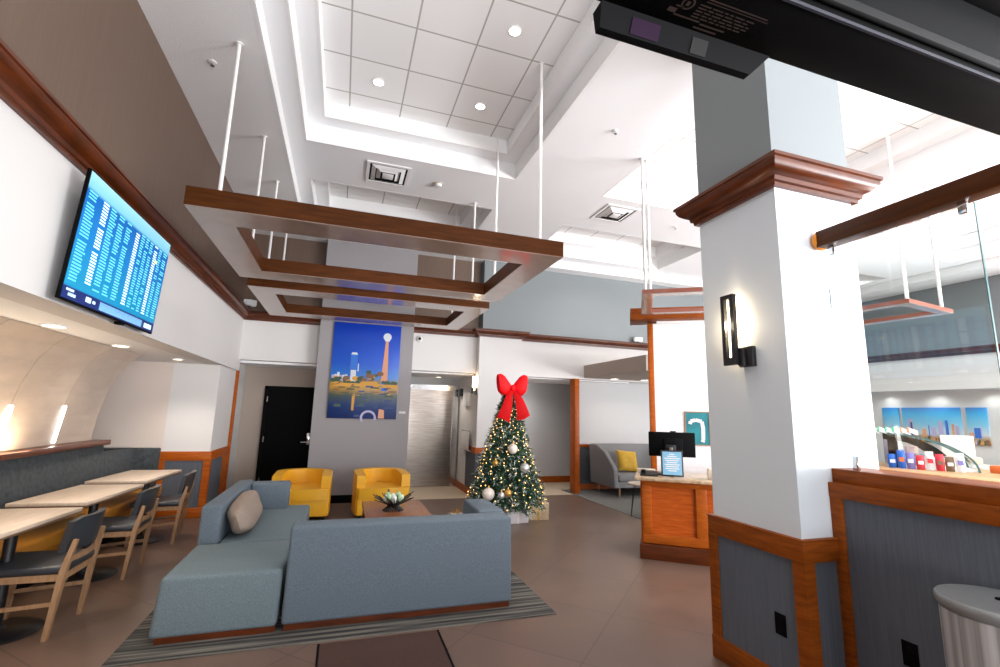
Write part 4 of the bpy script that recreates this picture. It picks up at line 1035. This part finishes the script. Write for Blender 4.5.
# ------------------------------------------------------------------ lights
def area(name,loc,target,sx,sy,power,col=(1,1,1),spread=None):
    l=bpy.data.lights.new(name,'AREA'); l.shape='RECTANGLE'; l.size=sx; l.size_y=sy; l.energy=power; l.color=col
    if spread: l.spread=math.radians(spread)
    o=bpy.data.objects.new(name,l); C.objects.link(o); o.location=loc
    o.rotation_euler=(Vector(target)-Vector(loc)).to_track_quat('-Z','Y').to_euler(); return o
def spot(name,loc,power,ang=100,blend=.6,col=(1,.93,.85),target=None,r=.05):
    l=bpy.data.lights.new(name,'SPOT'); l.energy=power; l.spot_size=math.radians(ang); l.spot_blend=blend; l.color=col; l.shadow_soft_size=r
    o=bpy.data.objects.new(name,l); C.objects.link(o); o.location=loc
    t=Vector(target) if target else Vector(loc)-Vector((0,0,1))
    o.rotation_euler=(t-Vector(loc)).to_track_quat('-Z','Y').to_euler(); return o
def point(name,loc,power,col,r=.04):
    l=bpy.data.lights.new(name,'POINT'); l.energy=power; l.color=col; l.shadow_soft_size=r
    o=bpy.data.objects.new(name,l); C.objects.link(o); o.location=loc; return o
# daylight through the window wall at the bar side (behind, to the right) and the front windows, plus an added ceiling fill
area('window_daylight_bar',(8.5,-3.6,2.2),(5.6,5.0,3.0),7,3.8,520,(.95,.98,1),140)
area('window_daylight_right',(12.4,-.6,1.5),(5.6,2.6,8.0),8,3.0,1700,(.98,.98,1),125)
area('ceiling_fill_low',(2.6,-3.9,.9),(1.8,3.2,6.0),6,1.4,300,(.98,.98,1),130)  # added low fill, tilted up to brighten the ceiling; not a window
area('window_daylight_front',(.2,-4.0,1.9),(1.0,6,2.6),5,2.8,25,(.84,.92,1))
W=bpy.data.worlds.new('World'); bpy.context.scene.world=W; W.use_nodes=True
W.node_tree.nodes['Background'].inputs[0].default_value=(.80,.88,1,1); W.node_tree.nodes['Background'].inputs[1].default_value=.5
for x,y in ((1.325,3.8),(.11,5.02),(1.325,5.02),(.11,3.8)): spot('tray_downlight',(x,y,GRID-.03),55,110,.8)
for x,y in ((4.6,2.2),(5.8,2.2),(4.6,4.4),(5.8,4.4),(9.5,2.5),(9.5,4.6),(4.9,7.7),(9.7,7.7),(11.0,5.1),(11.2,7.7),(11.0,3.0)): spot('bar_light_and_fill',(x,y,GRID-.03),110,120,.8,(1,.97,.93))  # bar lights; those nearest the art wall are fill added to brighten it
spot('nook_downlight',(-2.1,7.35,2.19),60,120,.7,(1,.90,.80))
for y in (3.4,4.7,6.0): spot('nook_downlight',(-2.28,y,2.19),36,120,.7,(1,.88,.74))
for x in (5.55,6.25,7.2): spot('lounge_downlight',(x,8.8,2.37),22,130,.8,(1,.92,.82))
for y in (6.2,7.2,8.2): spot('recess_fill',(12.98,y,2.33),9,150,.8,(1,.98,.96))  # added fill without fittings, brightens the recessed art wall
spot('elevator_downlight',(1.95,10.0,2.31),30,140,.8,(1,.9,.78)); spot('hall_downlight',(4.1,9.9,2.31),22,150,.8,(1,.95,.9)); spot('alcove_downlight',(-1.2,9.5,2.33),7,140,.8,(1,.88,.76))
point('sconce_glow',(2.50,2.53,2.24),11,(1,.80,.55),.05)
point('lobby_sconce_glow',(2.44,8.96,2.25),3,(1,.80,.55),.04)
for y in (3.6,4.4,5.25): area('nook_uplight',(-2.64,y,1.165),(-2.80,y,1.42),.5,.05,6,(1,.80,.55))

# ------------------------------------------------------------------ camera
cam=bpy.data.cameras.new('Camera'); co=bpy.data.objects.new('Camera',cam); C.objects.link(co)
cam.sensor_fit='HORIZONTAL'; cam.sensor_width=36; cam.lens=467.435*36/1000; cam.clip_start=.02
a,b,c=.31826027,.16809403,.02563166
f=Vector((math.sin(a)*math.cos(b),math.cos(a)*math.cos(b),math.sin(b))); r=Vector((math.cos(a),-math.sin(a),0)); u=r.cross(f)
r2=r*math.cos(c)+u*math.sin(c); u2=-r*math.sin(c)+u*math.cos(c)
co.matrix_world=Matrix(((r2.x,u2.x,-f.x,0),(r2.y,u2.y,-f.y,0),(r2.z,u2.z,-f.z,1.6),(0,0,0,1)))
S=bpy.context.scene; S.camera=co
S.view_settings.view_transform='Standard'; S.view_settings.look='None'; S.view_settings.gamma=1; S.view_settings.use_curve_mapping=False
S.view_settings.exposure=0.0
S.cycles.use_denoising=True; S.cycles.max_bounces=8; S.cycles.diffuse_bounces=5; S.cycles.transparent_max_bounces=12
S.cycles.sample_clamp_indirect=6
